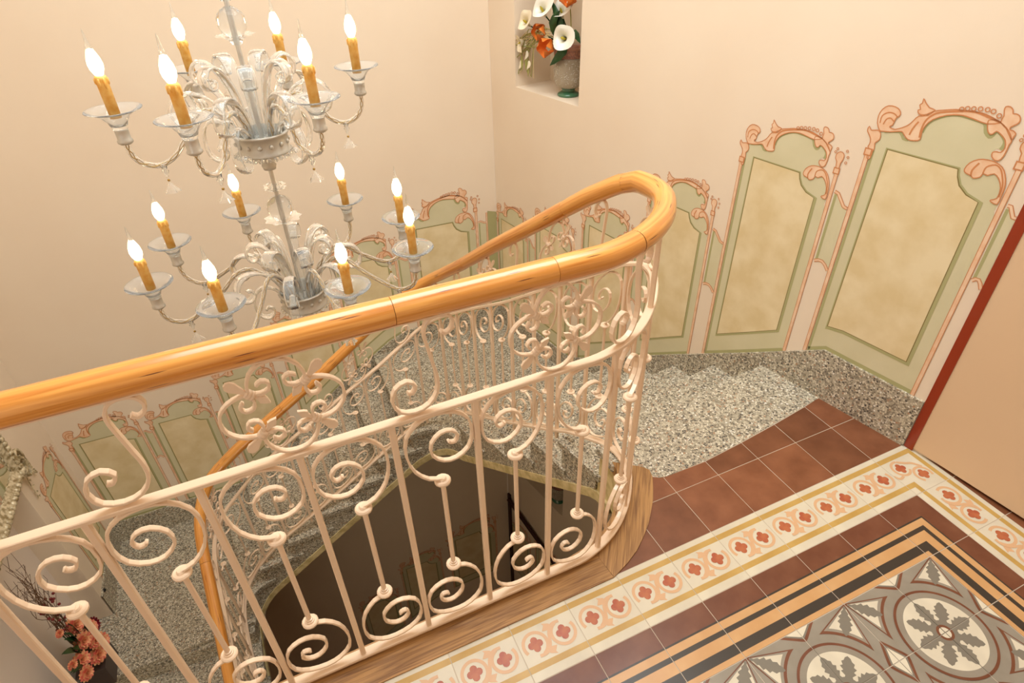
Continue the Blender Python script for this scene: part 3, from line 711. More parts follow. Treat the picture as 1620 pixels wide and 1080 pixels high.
p2 = [(-1.073, -.547, 0), (-1.60, -1.172, -.15), (-2.068, -1.674, -.50), (-2.55, -2.158, -.83), (-3.021, -2.626, -1.02), (-3.50, -3.084, -1.01)]
for L, Rr, tp_ in p2: mural(wall_back, W2, 1, L, Rr, tp_, soc2)
for (L, Rr, t1), (L2, R2_, t2) in zip(p2[1:], p2[:-1]):
    infill(wall_back, W2, Rr + .01, L2 - .01, t1 - .04, t1 - .06, t1 - .30, t1 - .31, soc2)
infill(wall_back, W2, -.537, -.47, -.045, -.05, -.32, -.33, soc2)
mural(wall_left, W3, 1, 2.40, 2.80, -1.02, soc3)
# pilaster in the corner
mb = MB()
mb.flat([(-.462, -.775), (-.392, -.775), (-.392, .01), (-.462, .03)], lambda x, z: W2(x, z, .001), 'green_dk')
mb.ribbon([(-.47, -.775), (-.47, .02)], .014, lambda x, z: W2(x, z, .0014), 'pinkline')
mb.ribbon([(-.47, -.775), (-.47, .02)], .008, lambda x, z: W2(x, z, .0017), 'pink')
mb.obj('mural_pilaster', wall_back)
# murals one storey down
for L, Rr, tp_ in p2[:3]: mural(wall_back, W2, 1, L, Rr, tp_ - ST, lambda x: soc2(x) - ST)
for L, Rr, tp_ in p1[3:]: mural(wall_right, W1, 1, L, Rr, tp_ - ST, lambda x: soc1(x) - ST)
# timber frame on the wall of the lower storey
mb = MB(); mb.add([W1(2.91, -3.05, .02), W1(2.87, -3.05, .02), W1(2.87, -4.9, .02), W1(2.91, -4.9, .02), W1(2.91, -3.05, 0), W1(2.87, -3.05, 0), W1(2.87, -4.9, 0), W1(2.91, -4.9, 0)],
                  [[0, 1, 2, 3], [0, 1, 5, 4], [1, 2, 6, 5], [2, 3, 7, 6], [3, 0, 4, 7]], 'dark')
mb.tube([W1(2.88, -3.1, .03), W1(1.5, -3.5, .03)], .022, 'dark'); tag(mb.obj('trim_3'), kind='structure')
# ------------------------------------------------------------------ balustrade
bal = empty('balustrade', (plan(S0)[0], plan(S0)[1], 0))
tag(bal, 'cream wrought iron balustrade with scrolls, rosettes and a varnished round pine handrail round the stairwell', 'balustrade')
BX, BY = bal.location.x, bal.location.y
bal.location = (0, 0, 0)
def P3(s, z, off=0): x, y = plan(s, off); return (x, y, z)
def zv(s, v): a, b = interp(BOT, s), interp(MID, s); return a + (b - a) * (v - .04) / .845
ss = [S0 + (S1 - S0) * i / 260 for i in range(261)]
mb = MB(); mb.strap([P3(s, interp(MID, s)) for s in ss], lambda i: pnorm(ss[i]), .025, .012, 'iron'); mb.obj('middle_rail', bal)
mb = MB(); mb.strap([P3(s, interp(BOT, s) - .012) for s in ss], lambda i: pnorm(ss[i]), .03, .012, 'iron'); mb.obj('bottom_rail', bal)
mb = MB(); mb.strap([P3(s, interp(HAND, s) - .031) for s in ss], lambda i: pnorm(ss[i]), .022, .005, 'iron'); mb.obj('rail_strip', bal)
cuts = [S0, 1.42, 2.42, 2.79, 3.03, 3.58, 3.86, 4.6, 5.06, 5.9, 6.3, 6.75, 7.3, S1]
for k, (a, b) in enumerate(zip(cuts, cuts[1:])):
    n = max(8, int((b - a) / .025)); mb = MB()
    q = [a + .0006 + (b - a - .0012) * i / n for i in range(n + 1)]
    mb.tube([P3(s, interp(HAND, s)) for s in q], [.0303] + [.031] * (n - 1) + [.0303], 'pine', 24, uvs=[s + k * .37 for s in q])
    mb.obj('handrail', bal)
posts = [2.374 + .206 * k for k in range(-8, 4)] + [3.205] + [3.37, 3.54] + [3.71 + .172 * k for k in range(0, 25)]
posts = [p for p in posts if p < S1]
for s in posts:
    tall = abs(s - 3.205) < .001
    mb = MB(); N = pnorm(s); z0 = interp(BOT, s) - (.03 if s < 3.5 else .06); z1 = interp(HAND, s) - .03 if tall else interp(MID, s) - .004
    mb.strap([P3(s, z0), P3(s, (z0 + z1) / 2), P3(s, z1)], lambda i: N, .0155, .0155, 'iron'); mb.obj('post', bal)
kn = MB()
kn.lathe([(0, .012), (.008, .012), (.011, .008), (.011, .0065), (.0185, .0060), (.0218, .0025), (.0218, -.0025), (.0185, -.006), (.0125, -.0062), (.0125, -.0105), (.0095, -.011), (.0095, -.0165), (.007, -.017), (0, -.020)][::-1], 'iron', 14)
KN = kn.mesh('knob')
for p_ in KN.polygons: p_.use_smooth = True
KN.set_sharp_from_angle(angle=.6)
SCROLL = [(0, .652), (-.035, .665), (-.068, .706), (-.083, .765), (-.076, .825), (-.042, .862), (0, .873), (.05, .862), (.084, .83), (.093, .778), (.08, .732), (.045, .709), (.01, .713), (-.018, .743), (-.016, .783), (.01, .808), (.038, .806), (.054, .785), (.046, .766), (.032, .768), (.028, .774)]
bays = [(a, b) for a, b in zip(posts, posts[1:])]
i0 = [i for i, (a, b) in enumerate(bays) if a < 2.477 < b][0]
for i, (a, b) in enumerate(bays):
    sc, h = (a + b) / 2, (b - a) / 2; k = h / .103 * .97; mir = 1 if (i - i0) % 2 == 0 else -1
    if abs(a - 3.205) < .001 or abs(b - 3.205) < .001: k *= .92
    g = 1 if a < 3.4 else .82
    for part in (0, 1):
        pts = [(u * mir, v) if part == 0 else (-u * mir, .9255 - v) for u, v in SCROLL]
        pts = crv(pts, 2); q = [(sc + u * k, v) for u, v in pts]
        mb = MB(); mb.strap([P3(s, zv(s, v)) for s, v in q], lambda j: pnorm(q[j][0]), .0135 * g, .0062 * g, 'iron'); mb.obj('scroll', bal)
    mb = MB(); mb.tube([P3(sc, zv(sc, .295)), P3(sc, zv(sc, .63))], .0068 * g, 'iron', 8); sp = mb.obj('spindle', bal)
    for v, fl in ((.642, 1), (.2835, -1)):
        o = bpy.data.objects.new('knob', KN); COL.objects.link(o); o.parent = sp; x, y = plan(sc); o.location = (x, y, zv(sc, v)); o.scale = (g, g, g * fl)
        if fl == -1: o.scale = (g, g, g); o.rotation_euler = (PI, 0, 0)
SS = [(.036, .215), (.045, .208), (.058, .215), (.064, .235), (.055, .253), (.035, .260), (.013, .255), (0, .235), (-.002, .21), (.004, .17), (.010, .13), (.016, .09), (.012, .05), (-.01, .018), (-.045, .007), (-.08, .02), (-.093, .055), (-.082, .09), (-.055, .103), (-.036, .085), (-.045, .066), (-.056, .068)]
HALF = [(-.126, 0), (-.121, .025), (-.102, .046), (-.077, .056), (-.057, .056), (-.036, .051), (-.018, .057), (-.015, .073), (-.028, .081), (-.039, .073)]
def rot(p, q):
    x, y = p
    for _ in range(q): x, y = -y, x
    return (x, y)
def upper(s, kind):
    g = 1 if s < 3.3 else .82; tk = 1 if s < 3.3 else .78
    def Z(q, v): lo, hi = interp(MID, q) + .007, interp(HAND, q) - .033; return lo + (hi - lo) * v / .262
    def mp(u, v): q = s + u * g; return P3(q, Z(q, v))
    if kind == 0:
        pts = crv(SS, 2); mb = MB(); mb.strap([mp(u, v) for u, v in pts], lambda j: pnorm(s + pts[j][0] * g), .015 * tk, .0068 * tk, 'iron'); mb.obj('s_scroll', bal)
    else:
        mb = MB()
        for q in range(4):
            arc_ = [(x, -y) for x, y in reversed(HALF[1:])] + HALF
            pts = crv([rot(p, q) for p in arc_], 2); pts = [(u * .97, .131 + v) for u, v in pts]
            mb.strap([mp(u, v) for u, v in pts], lambda j: pnorm(s + pts[j][0] * g), .013 * tk, .006 * tk, 'iron')
        for sx, sy in ((-1, 1), (1, 1), (1, -1), (-1, -1)):
            c = Vector(mp(sx * .055, .131 + sy * .055)); d = (Vector(mp(sx * .065, .131 + sy * .065)) - c).normalized()
            mb.lathe([(.006, -.010), (.0105, -.009), (.0105, -.004), (.009, -.003), (.0105, -.002), (.0105, .004), (.009, .005), (.0105, .006), (.0095, .009), (.005, .010)], 'iron', 10, c[:], True, d)
        ro = mb.obj('rosette', bal)
        for qn, (sx, sy) in enumerate(((-1, 1), (1, 1), (1, -1), (-1, -1))):
            L = Vector((sx, sy)).normalized(); W = Vector((-L.y, L.x)); c0 = Vector((sx * .055, sy * .055))
            out = [(0, .002), (.012, .0035), (.028, .008), (.040, .0115), (.050, .0095), (.055, .004)]
            inn_ = [(0, .002), (-.014, .003), (-.022, .005), (-.028, .0095), (-.036, .007), (-.047, 0)]
            pr_ = list(reversed(inn_)) + out[1:]
            poly = [(c0 + L * a + W * b) for a, b in pr_] + [(c0 + L * a - W * b) for a, b in reversed(pr_[1:])]
            m2 = MB(); n = len(poly); N = pnorm(s) * .0035 * tk
            A_ = [Vector(mp(p.x * .97, .131 + p.y)) for p in poly]
            m2.add([(p + N)[:] for p in A_] + [(p - N)[:] for p in A_], [list(range(n)), list(range(2 * n - 1, n - 1, -1))] + [[i, n + i, n + (i + 1) % n, (i + 1) % n] for i in range(n)], 'iron')
            m2.obj('leaf_spear', ro)
for s, k in ((1.26, 0), (1.545, 1), (1.88, 0), (2.17, 1), (2.48, 0), (2.80, 1), (3.06, 0), (3.40, 1)): upper(s, k)
for j in range(16):
    if 3.66 + .255 * j < S1 - .1: upper(3.66 + .255 * j, j % 2)

# ------------------------------------------------------------------ chandelier
AX, AY = -1.905, 1.0
ch = empty('chandelier', (AX, AY, .66))
tag(ch, 'two-tier clear blown-glass chandelier with lit candle bulbs and curled plumes hanging in the stairwell', 'chandelier')
Z0 = .66
def lp(r, a, z): return (r * math.cos(a), r * math.sin(a), z - Z0)
def lat(prof, k, name, par, n=24, c=(0, 0)):
    mb = MB(); mb.lathe([(r, z - Z0) for r, z in prof], k, n, (c[0], c[1], 0)); return mb.obj(name, par)
mb = MB(); mb.tube([(0, 0, .70 - Z0), (0, 0, 3.69 - Z0)], .0065, 'silver', 10); mb.obj('stem_rod', ch)
mb = MB(); mb.lathe([(.06, 3.69 - Z0), (.055, 3.66 - Z0), (.02, 3.62 - Z0), (.0, 3.61 - Z0)][::-1], 'silver', 16); mb.obj('ceiling_rose', ch)
def ball(z, r, name='glass_ball'):
    lat([(.008, z - r)] + [(r * math.sin(t * PI / 10), z - r * math.cos(t * PI / 10)) for t in range(1, 10)] + [(.008, z + r)], 'glass', name, ch)
def crown(z, r, h):
    """scalloped glass crown"""
    mb = MB(); n = 36; vs = []
    for q in range(6):
        t = q / 5
        for i in range(n):
            a = 2 * PI * i / n; rr = .012 + (r - .012) * (t ** 1.4) * (1 + .12 * t * math.cos(a * 9)); vs.append((rr * math.cos(a), rr * math.sin(a), z - Z0 + h * math.sin(t * PI / 2)))
    mb.add(vs, [[q * n + i, q * n + (i + 1) % n, (q + 1) * n + (i + 1) % n, (q + 1) * n + i] for q in range(5) for i in range(n)], 'glass', True); mb.obj('glass_crown', ch)
ball(1.60, .038); ball(1.72, .03); crown(1.65, .045, .02); crown(1.545, .05, .025); crown(1.68, .03, -.02)
ball(1.075, .040); crown(1.02, .055, .02); crown(1.13, .032, .018); crown(1.155, .032, -.015)
for zb in (1.20, .66):
    lat([(.0, zb - .0), (.018, zb), (.022, zb + .012), (.017, zb + .02), (.024, zb + .03), (.018, zb + .04), (.03, zb + .05), (.075, zb + .053), (.078, zb + .058), (.072, zb + .062), (.075, zb + .105), (.080, zb + .108), (.080, zb + .113), (.070, zb + .113), (.068, zb + .08), (.0, zb + .078)], 'silver', 'bowl', ch, 32)
    mb = MB()   # beaded glass fringe under the bowl
    for i in range(28):
        a = 2 * PI * i / 28; mb.lathe([(0, .006), (.005, .004), (.0065, 0), (.005, -.004), (0, -.006)][::-1], 'glass', 7, lp(.078, a, zb + .050))
        mb.lathe([(0, .005), (.005, .003), (.005, -.003), (0, -.005)][::-1], 'glass', 6, lp(.068, a + .1, zb + .043))
    mb.obj('glass_fringe', ch)
    mb = MB()
    for i in range(14):
        a = 2 * PI * i / 14; mb.lathe([(.007, 0), (.006, .003), (.003, .005), (0, .0055)], 'silver', 8, lp(.0735, a, zb + .084), True, (math.cos(a), math.sin(a), 0))
    mb.obj('bowl_boss', ch)
def plume(a, pts, z0, wd, tw=0):
    P = crv(pts, 3); n = len(P); mb = MB()
    ca, sa = math.cos(a), math.sin(a); tn = Vector((-sa, ca, 0))
    pp = [Vector((r * ca, r * sa, z + z0 - Z0)) for r, z in P]
    vs = []; m = 9
    for i in range(n):
        T_ = (pp[min(i + 1, n - 1)] - pp[max(i - 1, 0)]).normalized(); B = T_.cross(tn).normalized()
        f = .55 + .45 * math.sin(min(1, i / n * 1.6) * PI / 2) if i < n * .6 else 1 - .6 * (i / n - .6) / .4
        ring = []
        for j in range(m): u = -1 + 2 * j / (m - 1); ring.append(pp[i] + tn * u * wd / 2 * f + B * (.0022 + .0014 * (j % 2) - .003 * u * u))
        for j in reversed(range(m)): u = -1 + 2 * j / (m - 1); ring.append(pp[i] + tn * u * wd / 2 * f - B * (.0010 + .003 * u * u))
        vs += [v[:] for v in ring]
    k = 2 * m
    mb.add(vs, [[i * k + j, i * k + (j + 1) % k, (i + 1) * k + (j + 1) % k, (i + 1) * k + j] for i in range(n - 1) for j in range(k)] + [list(reversed(range(k))), [(n - 1) * k + j for j in range(k)]], 'glass', True)
    mb.obj('glass_plume', ch)
TALL = [(.035, .0), (.04, .08), (.055, .16), (.085, .215), (.12, .225), (.14, .20), (.132, .172), (.112, .17), (.104, .186), (.114, .195)]
MIDP = [(.05, .0), (.07, .07), (.105, .13), (.15, .16), (.195, .155), (.22, .12), (.212, .082), (.185, .07), (.165, .085), (.17, .105), (.186, .108)]
DROP = [(.055, .0), (.08, .05), (.115, .07), (.145, .055), (.16, .015), (.155, -.03), (.13, -.05), (.108, -.04), (.104, -.018), (.12, -.008), (.13, -.018)]
for zb, ph in ((1.285, .2), (.745, .45)):
    for k in range(7): plume(ph + 2 * PI * k / 7, TALL, zb, .044)
    for k in range(7): plume(ph + .45 + 2 * PI * k / 7, MIDP, zb, .036)
    for k in range(5): plume(ph + .2 + 2 * PI * k / 5, DROP, zb, .030)
bulb_me = None
mb = MB(); mb.lathe([(.006, 0), (.010, .004), (.0155, .016), (.0172, .027), (.0155, .040), (.0105, .054), (.0075, .061), (.0, .064)], 'bulb', 14); mb.lathe([(.0078, .060), (.005, .074), (.003, .088), (.0018, .100), (0, .106)], 'glass', 10); BULB = mb.mesh('flame_bulb')
mb = MB(); mb.lathe([(.0, .0), (.0135, .0), (.014, .088), (.0145, .094), (.011, .098), (0, .098)], 'candle', 14)
for i in range(7):
    a = i * .9; ln = .012 + .01 * ((i * 37) % 5) / 4
    mb.lathe([(0, .094), (.003, .092), (.003, .094 - ln), (0, .090 - ln)][::-1], 'candle', 6, (.0138 * math.cos(a), .0138 * math.sin(a), 0))
CAND = mb.mesh('candle_sleeve')
mb = MB(); mb.lathe([(.018, -.050), (.019, -.044), (.024, -.032), (.034, -.018), (.050, -.008), (.066, -.003), (.0675, -.0015), (.066, 0), (.050, -.004), (.034, -.013), (.022, -.028), (.016, -.042), (.0, -.044)], 'glass', 28); PAN = mb.mesh('drip_pan')
mb = MB(); mb.lathe([(.0, -.088), (.014, -.088), (.019, -.084), (.019, -.079), (.0165, -.076), (.0165, -.054), (.0175, -.050), (.0, -.049)], 'silver', 16); CUP = mb.mesh('socket_cup')
mb = MB(); mb.tube([(0, 0, 0), (0, 0, -.028)], .003, 'glass', 6); mb.lathe([(0, 0), (.008, -.002), (.006, -.012), (.009, -.016), (.005, -.026), (.003, -.032)][::-1], 'glass', 8)
mb.lathe([(.0, -.038), (.0035, -.040), (.0035, -.044), (0, -.046)][::-1], 'gold', 6)
_v = []; n = 20
for t in range(4):
    for i in range(n):
        a = 2 * PI * i / n; r = .003 + t / 3 * .016 * (1 + .25 * (t / 3) * math.cos(5 * a)); _v.append((r * math.cos(a), r * math.sin(a), -.048 - t * .009))
mb.add(_v, [[q * n + i, q * n + (i + 1) % n, (q + 1) * n + (i + 1) % n, (q + 1) * n + i] for q in range(3) for i in range(n)], 'glass', True)
PEND = mb.mesh('flower_pendant')
def inst(name, me, par, loc, rz=0, sc=1):
    o = bpy.data.objects.new(name, me); COL.objects.link(o); o.parent = par; o.location = loc; o.rotation_euler = (0, 0, rz); o.scale = (sc,) * 3; return o
def arm(R_, adeg, zc, zb):
    a = math.radians(adeg)
    ctrl = [(R_, zc - .086), (R_ - .003, zc - .118), (R_ - .022, zc - .146), (R_ - .062, zc - .160), (R_ - .108, zc - .142), (R_ * .56, zc - .095), (R_ * .45, zc - .055), (R_ * .34, zc - .05), (R_ * .24, zc - .085), (.062, zc - .13), (.05, zb + .085)]
    P = [lp(r, a, z) for r, z in crv(ctrl, 4)]
    mb = MB(); mb.tube(P, .0072, 'glass', 10); ar = mb.obj('arm', ch)
    # twisted gold thread inside the glass
    for ph in (0, PI):
        Q = []; N_ = len(P)
        for i in range(N_ * 3 - 2):
            t = i / 3; j = min(int(t), N_ - 2); f = t - j
            p = Vector(P[j]).lerp(Vector(P[j + 1]), f); T_ = (Vector(P[j + 1]) - Vector(P[j])).normalized()
            x = Vector((-math.sin(a), math.cos(a), 0)); y = x.cross(T_); w_ = t * 1.15 + ph
            Q.append((p + x * math.cos(w_) * .0042 + y * math.sin(w_) * .0042)[:])
        mb = MB(); mb.tube(Q, .0017, 'gold', 5); mb.obj('gold_twist', ar)
    c = lp(R_, a, zc)
    inst('drip_pan', PAN, ar, c); inst('socket_cup', CUP, ar, c); inst('candle_sleeve', CAND, ar, (c[0], c[1], c[2] - .02), a); 
    inst('flame_bulb', BULB, ar, (c[0], c[1], c[2] + .076))
    inst('flower_pendant', PEND, ar, lp(R_ - .066, a, zc - .162))
for R_, a in ((.348, -162.6), (.33, -121.2), (.345, 114.5), (.30, 63.8), (.285, -60.5), (.332, 12.7)): arm(R_, a, 1.446, 1.20)
for R_, a in ((.425, -169.7), (.412, 151.3), (.38, -127.2), (.37, 109.0), (.372, 49.3), (.388, 4.7), (.415, -31.4), (.383, -73.0)): arm(R_, a, .95, .66)

# ------------------------------------------------------------------ niche vase and flowers
def vase(loc, label, group=None):
    v = empty('footed_vase', loc); tag(v, label, 'vase', group)
    mb = MB(); mb.lathe([(0, 0), (.062, 0), (.066, .006), (.060, .016), (.040, .026), (.036, .034), (.046, .044)], 'glass_green', 24); mb.obj('foot', v)
    mb = MB(); mb.lathe([(.046, .044), (.072, .056), (.084, .085), (.088, .15), (.086, .22), (.092, .262), (.096, .27)], 'glass', 28); mb.obj('bowl', v)
    mb = MB(); mb.lathe([(0, .047), (.045, .047), (.069, .06), (.081, .088), (.085, .15), (.083, .205), (0, .207)], 'pebble_gap', 24)
    mb.obj('pebble_fill', v)['kind'] = 'stuff'
    mb = MB()
    for i in range(420):
        a = random.uniform(0, 2 * PI); z = random.uniform(.065, .20); r = interp([(.05, .05), (.06, .068), (.09, .081), (.15, .0855), (.21, .083)], z)
        q = random.uniform(.0034, .005); x, y = r * math.cos(a), r * math.sin(a)
        mb.add([(x + q, y, z), (x - q, y, z), (x, y + q, z), (x, y - q, z), (x, y, z + q * .7), (x, y, z - q * .7)], [[0, 2, 4], [2, 1, 4], [1, 3, 4], [3, 0, 4], [2, 0, 5], [1, 2, 5], [3, 1, 5], [0, 3, 5]], 'pebble', True)
    mb.obj('loose_pebbles', v)['kind'] = 'stuff'
    mb = MB(); mb.lathe([(0, .208), (.083, .208), (.086, .235), (.084, .25), (0, .255)], 'soil', 20); mb.obj('gravel', v)['kind'] = 'stuff'
    return v
vx, vy, _ = W1(2.30, 0, -.115)
vase((vx, vy, NZ0), 'footed glass vase with white pebbles standing in the upper wall niche')
def orient(o, d, roll=0):
    o.rotation_mode = 'QUATERNION'; o.rotation_quaternion = Vector(d).to_track_quat('Z', 'Y') @ Matrix.Rotation(roll, 3, 'Z').to_quaternion()
def stem(par, p0, p1, k, r=.003):
    mid = tuple((a + b) / 2 + random.uniform(-.01, .01) for a, b in zip(p0, p1)); mb = MB(); mb.tube(crv([p0, mid, p1], 3), r, k, 6); return mb.obj('stem', par)
def calla(pos, d, s, label, k='white', root=None):
    o = empty('calla_lily', pos); tag(o, label, 'flower', 'calla lilies in the niche vase'); orient(o, d)
    mb = MB(); n, m = 26, 9; vs = []
    for j in range(m):
        t = j / (m - 1)
        for i in range(n):
            a = 2 * PI * i / n; r = (.006 + .04 * t ** 2.2) * s; zz = (.0 + .10 * t) * s
            tip = max(0, math.cos(a)) ** 3
            r += .03 * s * tip * t ** 3; zz += (.03 * tip - .045 * max(0, -math.cos(a)) ** 2) * t ** 2 * s - .018 * s * max(0, t - .75) * 4 * (1 - tip)
            vs.append((r * math.cos(a), r * math.sin(a), zz))
    mb.add(vs, [[j * n + i, j * n + (i + 1) % n, (j + 1) * n + (i + 1) % n, (j + 1) * n + i] for j in range(m - 1) for i in range(n)], k, True); mb.obj('spathe', o)
    mb = MB(); mb.lathe([(0, .01), (.005 * s, .02 * s), (.006 * s, .06 * s), (0, .085 * s)], 'yellow', 8); mb.obj('spadix', o)
    if root:
        inv = o.matrix_basis.copy(); bpy.context.view_layer.update(); L = o.matrix_world.inverted() @ Vector(root)
        stem(o, (0, 0, 0), L[:], 'leaf', .004)
    return o
root = (vx, vy, NZ0 + .25)
def nz(s, z, off): return W1(s, z, -off)
toc = Vector((-1.8, -3.2, .7)).normalized()
for p, d, s, k, lb in (
    (nz(2.60, 1.25, .07), (-.8, -.5, .5), 1.15, 'cream', 'cream calla lily bent outward at the side of the niche vase'),
    (nz(2.50, 1.31, .10), (-.6, -.55, .55), 1.3, 'white', 'large white calla lily open over an orange bloom in the niche'),
    (nz(2.37, 1.31, .12), (-.55, -.6, .7), 1.15, 'white', 'white calla lily standing upright in the middle of the niche bouquet'),
    (nz(2.27, 1.22, .07), (-.75, -.65, .25), 1.35, 'white', 'low white calla lily beside the cut edge of the niche'),
    (nz(2.62, 1.18, .06), (-.8, -.3, -.15), 1.0, 'cream', 'drooping cream calla lily hanging below the bouquet edge'),
    (nz(2.42, 1.42, .12), (-.4, -.4, .9), 1.1, 'white', 'topmost white calla lily of the niche bouquet')):
    calla(p, d, s, lb, k, root)
def tulip(pos, d, s, label):
    o = empty('orange_tulip', pos); tag(o, label, 'flower', 'orange blooms in the niche vase'); orient(o, d)
    for i in range(5):
        a = 2 * PI * i / 5 + .3; mb = MB(); vs = []
        for j in range(6):
            t = j / 5; wd = .022 * math.sin(PI * min(.97, .15 + t * .85)) * s; r = (.010 + .02 * math.sin(t * PI * .88)) * s; z = .055 * t * s
            for u in (-1, 0, 1): vs.append((r * math.cos(a) - u * wd * math.sin(a), r * math.sin(a) + u * wd * math.cos(a), z + (.002 if u else 0)))
        mb.add(vs, [[j * 3 + u, j * 3 + u + 1, j * 3 + u + 4, j * 3 + u + 3] for j in range(5) for u in (0, 1)], 'orange', True); mb.obj('petal', o)
    bpy.context.view_layer.update(); L = o.matrix_world.inverted() @ Vector(root); stem(o, (0, 0, 0), L[:], 'leaf2', .003)
for p, d, s, lb in ((nz(2.48, 1.23, .06), (-.8, -.5, .3), 1.3, 'orange bloom tucked between the calla lilies'), (nz(2.69, 1.20, .07), (-.5, .3, -.3), 1.2, 'orange bud hanging at the outer side of the bouquet'),
                    (nz(2.38, 1.17, .03), (-.8, -.6, .2), 1.5, 'orange bloom low over the vase rim'), (nz(2.27, 1.40, .08), (-.6, -.6, .6), 1.4, 'amber bloom high behind the calla lilies')): tulip(p, d, s, lb)
def leafblade(par, pts, wd, k, name='leaf'):
    P = [Vector(p) for p in crv(pts, 3)]; n = len(P); mb = MB(); vs = []
    for i in range(n):
        T_ = (P[min(i + 1, n - 1)] - P[max(0, i - 1)]).normalized(); S_ = T_.cross(Vector((-.8, -.6, .3))).normalized(); f = math.sin(PI * min(.98, .08 + i / (n - 1) * .92))
        vs += [(P[i] - S_ * wd * f)[:], (P[i] + Vector((-.003, -.003, -.002)))[:], (P[i] + S_ * wd * f)[:]]
    mb.add(vs, [[i * 3 + u, i * 3 + u + 1, i * 3 + u + 4, i * 3 + u + 3] for i in range(n - 1) for u in (0, 1)], k, True); return mb.obj(name, par)
fo = empty('vase_foliage', root); tag(fo, 'dark green leaves and pale straw sprigs spilling from the niche vase', 'foliage')
def rl(p): return (p[0] - root[0], p[1] - root[1], p[2] - root[2])
for pts, wd in (([nz(2.33, 1.20, .09), nz(2.33, 1.30, .06), nz(2.40, 1.40, .06)], .022), ([nz(2.30, 1.22, .08), nz(2.25, 1.17, .02), nz(2.33, 1.09, .00)], .028), ([nz(2.36, 1.19, .1), nz(2.36, 1.29, .04), nz(2.30, 1.36, .04)], .026), ([nz(2.3, 1.2, .1), nz(2.2, 1.26, .06), nz(2.14, 1.22, .05)], .02)):
    leafblade(fo, [rl(p) for p in pts], wd, 'leaf')
for i in range(34):
    a = nz(2.42 + random.uniform(-.04, .06), 1.20 + random.uniform(-.03, .06), .05); b = nz(2.50 + random.uniform(-.02, .1), 1.20 + random.uniform(-.04, .05), .03); c = nz(2.56 + random.uniform(-.03, .2), 1.05 + random.uniform(-.07, .14), .02 + random.uniform(-.02, .04))
    mb = MB(); mb.tube(crv([rl(a), rl(b), rl(c)], 4), .0016 if i % 3 else .0026, 'straw' if i % 3 else 'leaf2', 5); mb.obj('sprig', fo)
for p in (nz(2.57, 1.13, .02), nz(2.63, 1.07, .02), nz(2.60, 1.18, .03), nz(2.55, 1.08, .02)):
    leafblade(fo, [rl(p), rl((p[0], p[1], p[2] - .025)), rl((p[0] - .01, p[1] + .01, p[2] - .05))], .010, 'cream')
for p in (nz(2.58, 1.06, .02), nz(2.62, 1.05, .02), nz(2.56, 1.03, .02)):
    leafblade(fo, [rl((p[0], p[1], p[2] + .05)), rl(p), rl((p[0], p[1], p[2] - .04))], .007, 'leaf2')
v2x, v2y, _ = W1(2.25, 0, -.10)
vase((v2x, v2y, NZ0 - ST), 'footed vase in the shadowed niche one storey down')
fo2 = empty('vase_foliage', (v2x, v2y, NZ0 - ST + .25)); tag(fo2, 'dark leaves in the vase of the shadowed lower niche', 'foliage')
for i in range(12):
    a = i * .52; leafblade(fo2, [(0, 0, -.02), (.05 * math.cos(a), .05 * math.sin(a), .06), (.11 * math.cos(a), .11 * math.sin(a), .03)], .025, 'leaf')

# ------------------------------------------------------------------ mirror over the recess
mi = empty('ornate_mirror', (XL, 1.88, -.66)); tag(mi, 'ornate antique silver-gilt mirror frame hung above the recess', 'mirror')
def ml(y, z, o=0): return (o, y - 1.88, z + .66)
HWy, Hz = .43, 1.15
mb = MB(); fr = []
path = [(-HWy, 0), (HWy, 0), (HWy, Hz), (-HWy, Hz)]
def rrect(hy, h0, h1): return [(-hy, h0), (hy, h0), (hy, h1), (-hy, h1)]
for (hy, a, b, x) in ((HWy, 0, Hz, .0), (HWy, 0, Hz, .03), (HWy - .02, .02, Hz - .02, .05), (HWy - .05, .05, Hz - .05, .035), (HWy - .075, .075, Hz - .075, .02)): fr.append([(x, y, z) for y, z in rrect(hy, a, b)])
vs = [p for r in fr for p in r]
mb.add(vs, [[q * 4 + i, q * 4 + (i + 1) % 4, (q + 1) * 4 + (i + 1) % 4, (q + 1) * 4 + i] for q in range(4) for i in range(4)], 'antique'); mb.obj('frame', mi)
mb = MB(); mb.add([(.022, y, z) for y, z in rrect(HWy - .07, .07, Hz - .07)], [[0, 1, 2, 3]], 'mirror'); mb.obj('glass', mi)
mb = MB()
for t in range(26):      # moulded leaf bosses along the frame
    y = -HWy + .02 + t / 25 * (2 * HWy - .04)
    for z in (.022, Hz - .022): mb.lathe([(.020, 0), (.018, .008), (.010, .016), (0, .018)], 'antique', 7, (.04, y, z), True, (1, 0, .2))
for t in range(34):
    z = .02 + t / 33 * (Hz - .04)
    for y in (-HWy + .022, HWy - .022): mb.lathe([(.020, 0), (.018, .008), (.010, .016), (0, .018)], 'antique', 7, (.04, y, z), True, (1, .2, 0))
mb.obj('leaf_moulding', mi)
for y, z, sg in ((HWy + .005, .10, 1), (HWy + .005, -.0, -1), (-HWy, .05, 1)):
    mb = MB(); pts = crv([(.0, -.09), (.03, -.05), (.035, 0), (.01, .04), (-.025, .03), (-.028, 0), (-.008, -.012), (.002, .004)], 3)
    mb.strap([(.045, y + u, z + sg * v) for u, v in pts], lambda i: (1, 0, 0), .03, .014, 'antique'); mb.obj('corner_scroll', mi)
ga = empty('leaf_garland', (XL, 2.30, -.66)); tag(ga, 'small gilt leaf garland trailing on the wall beside the mirror corner', 'garland')
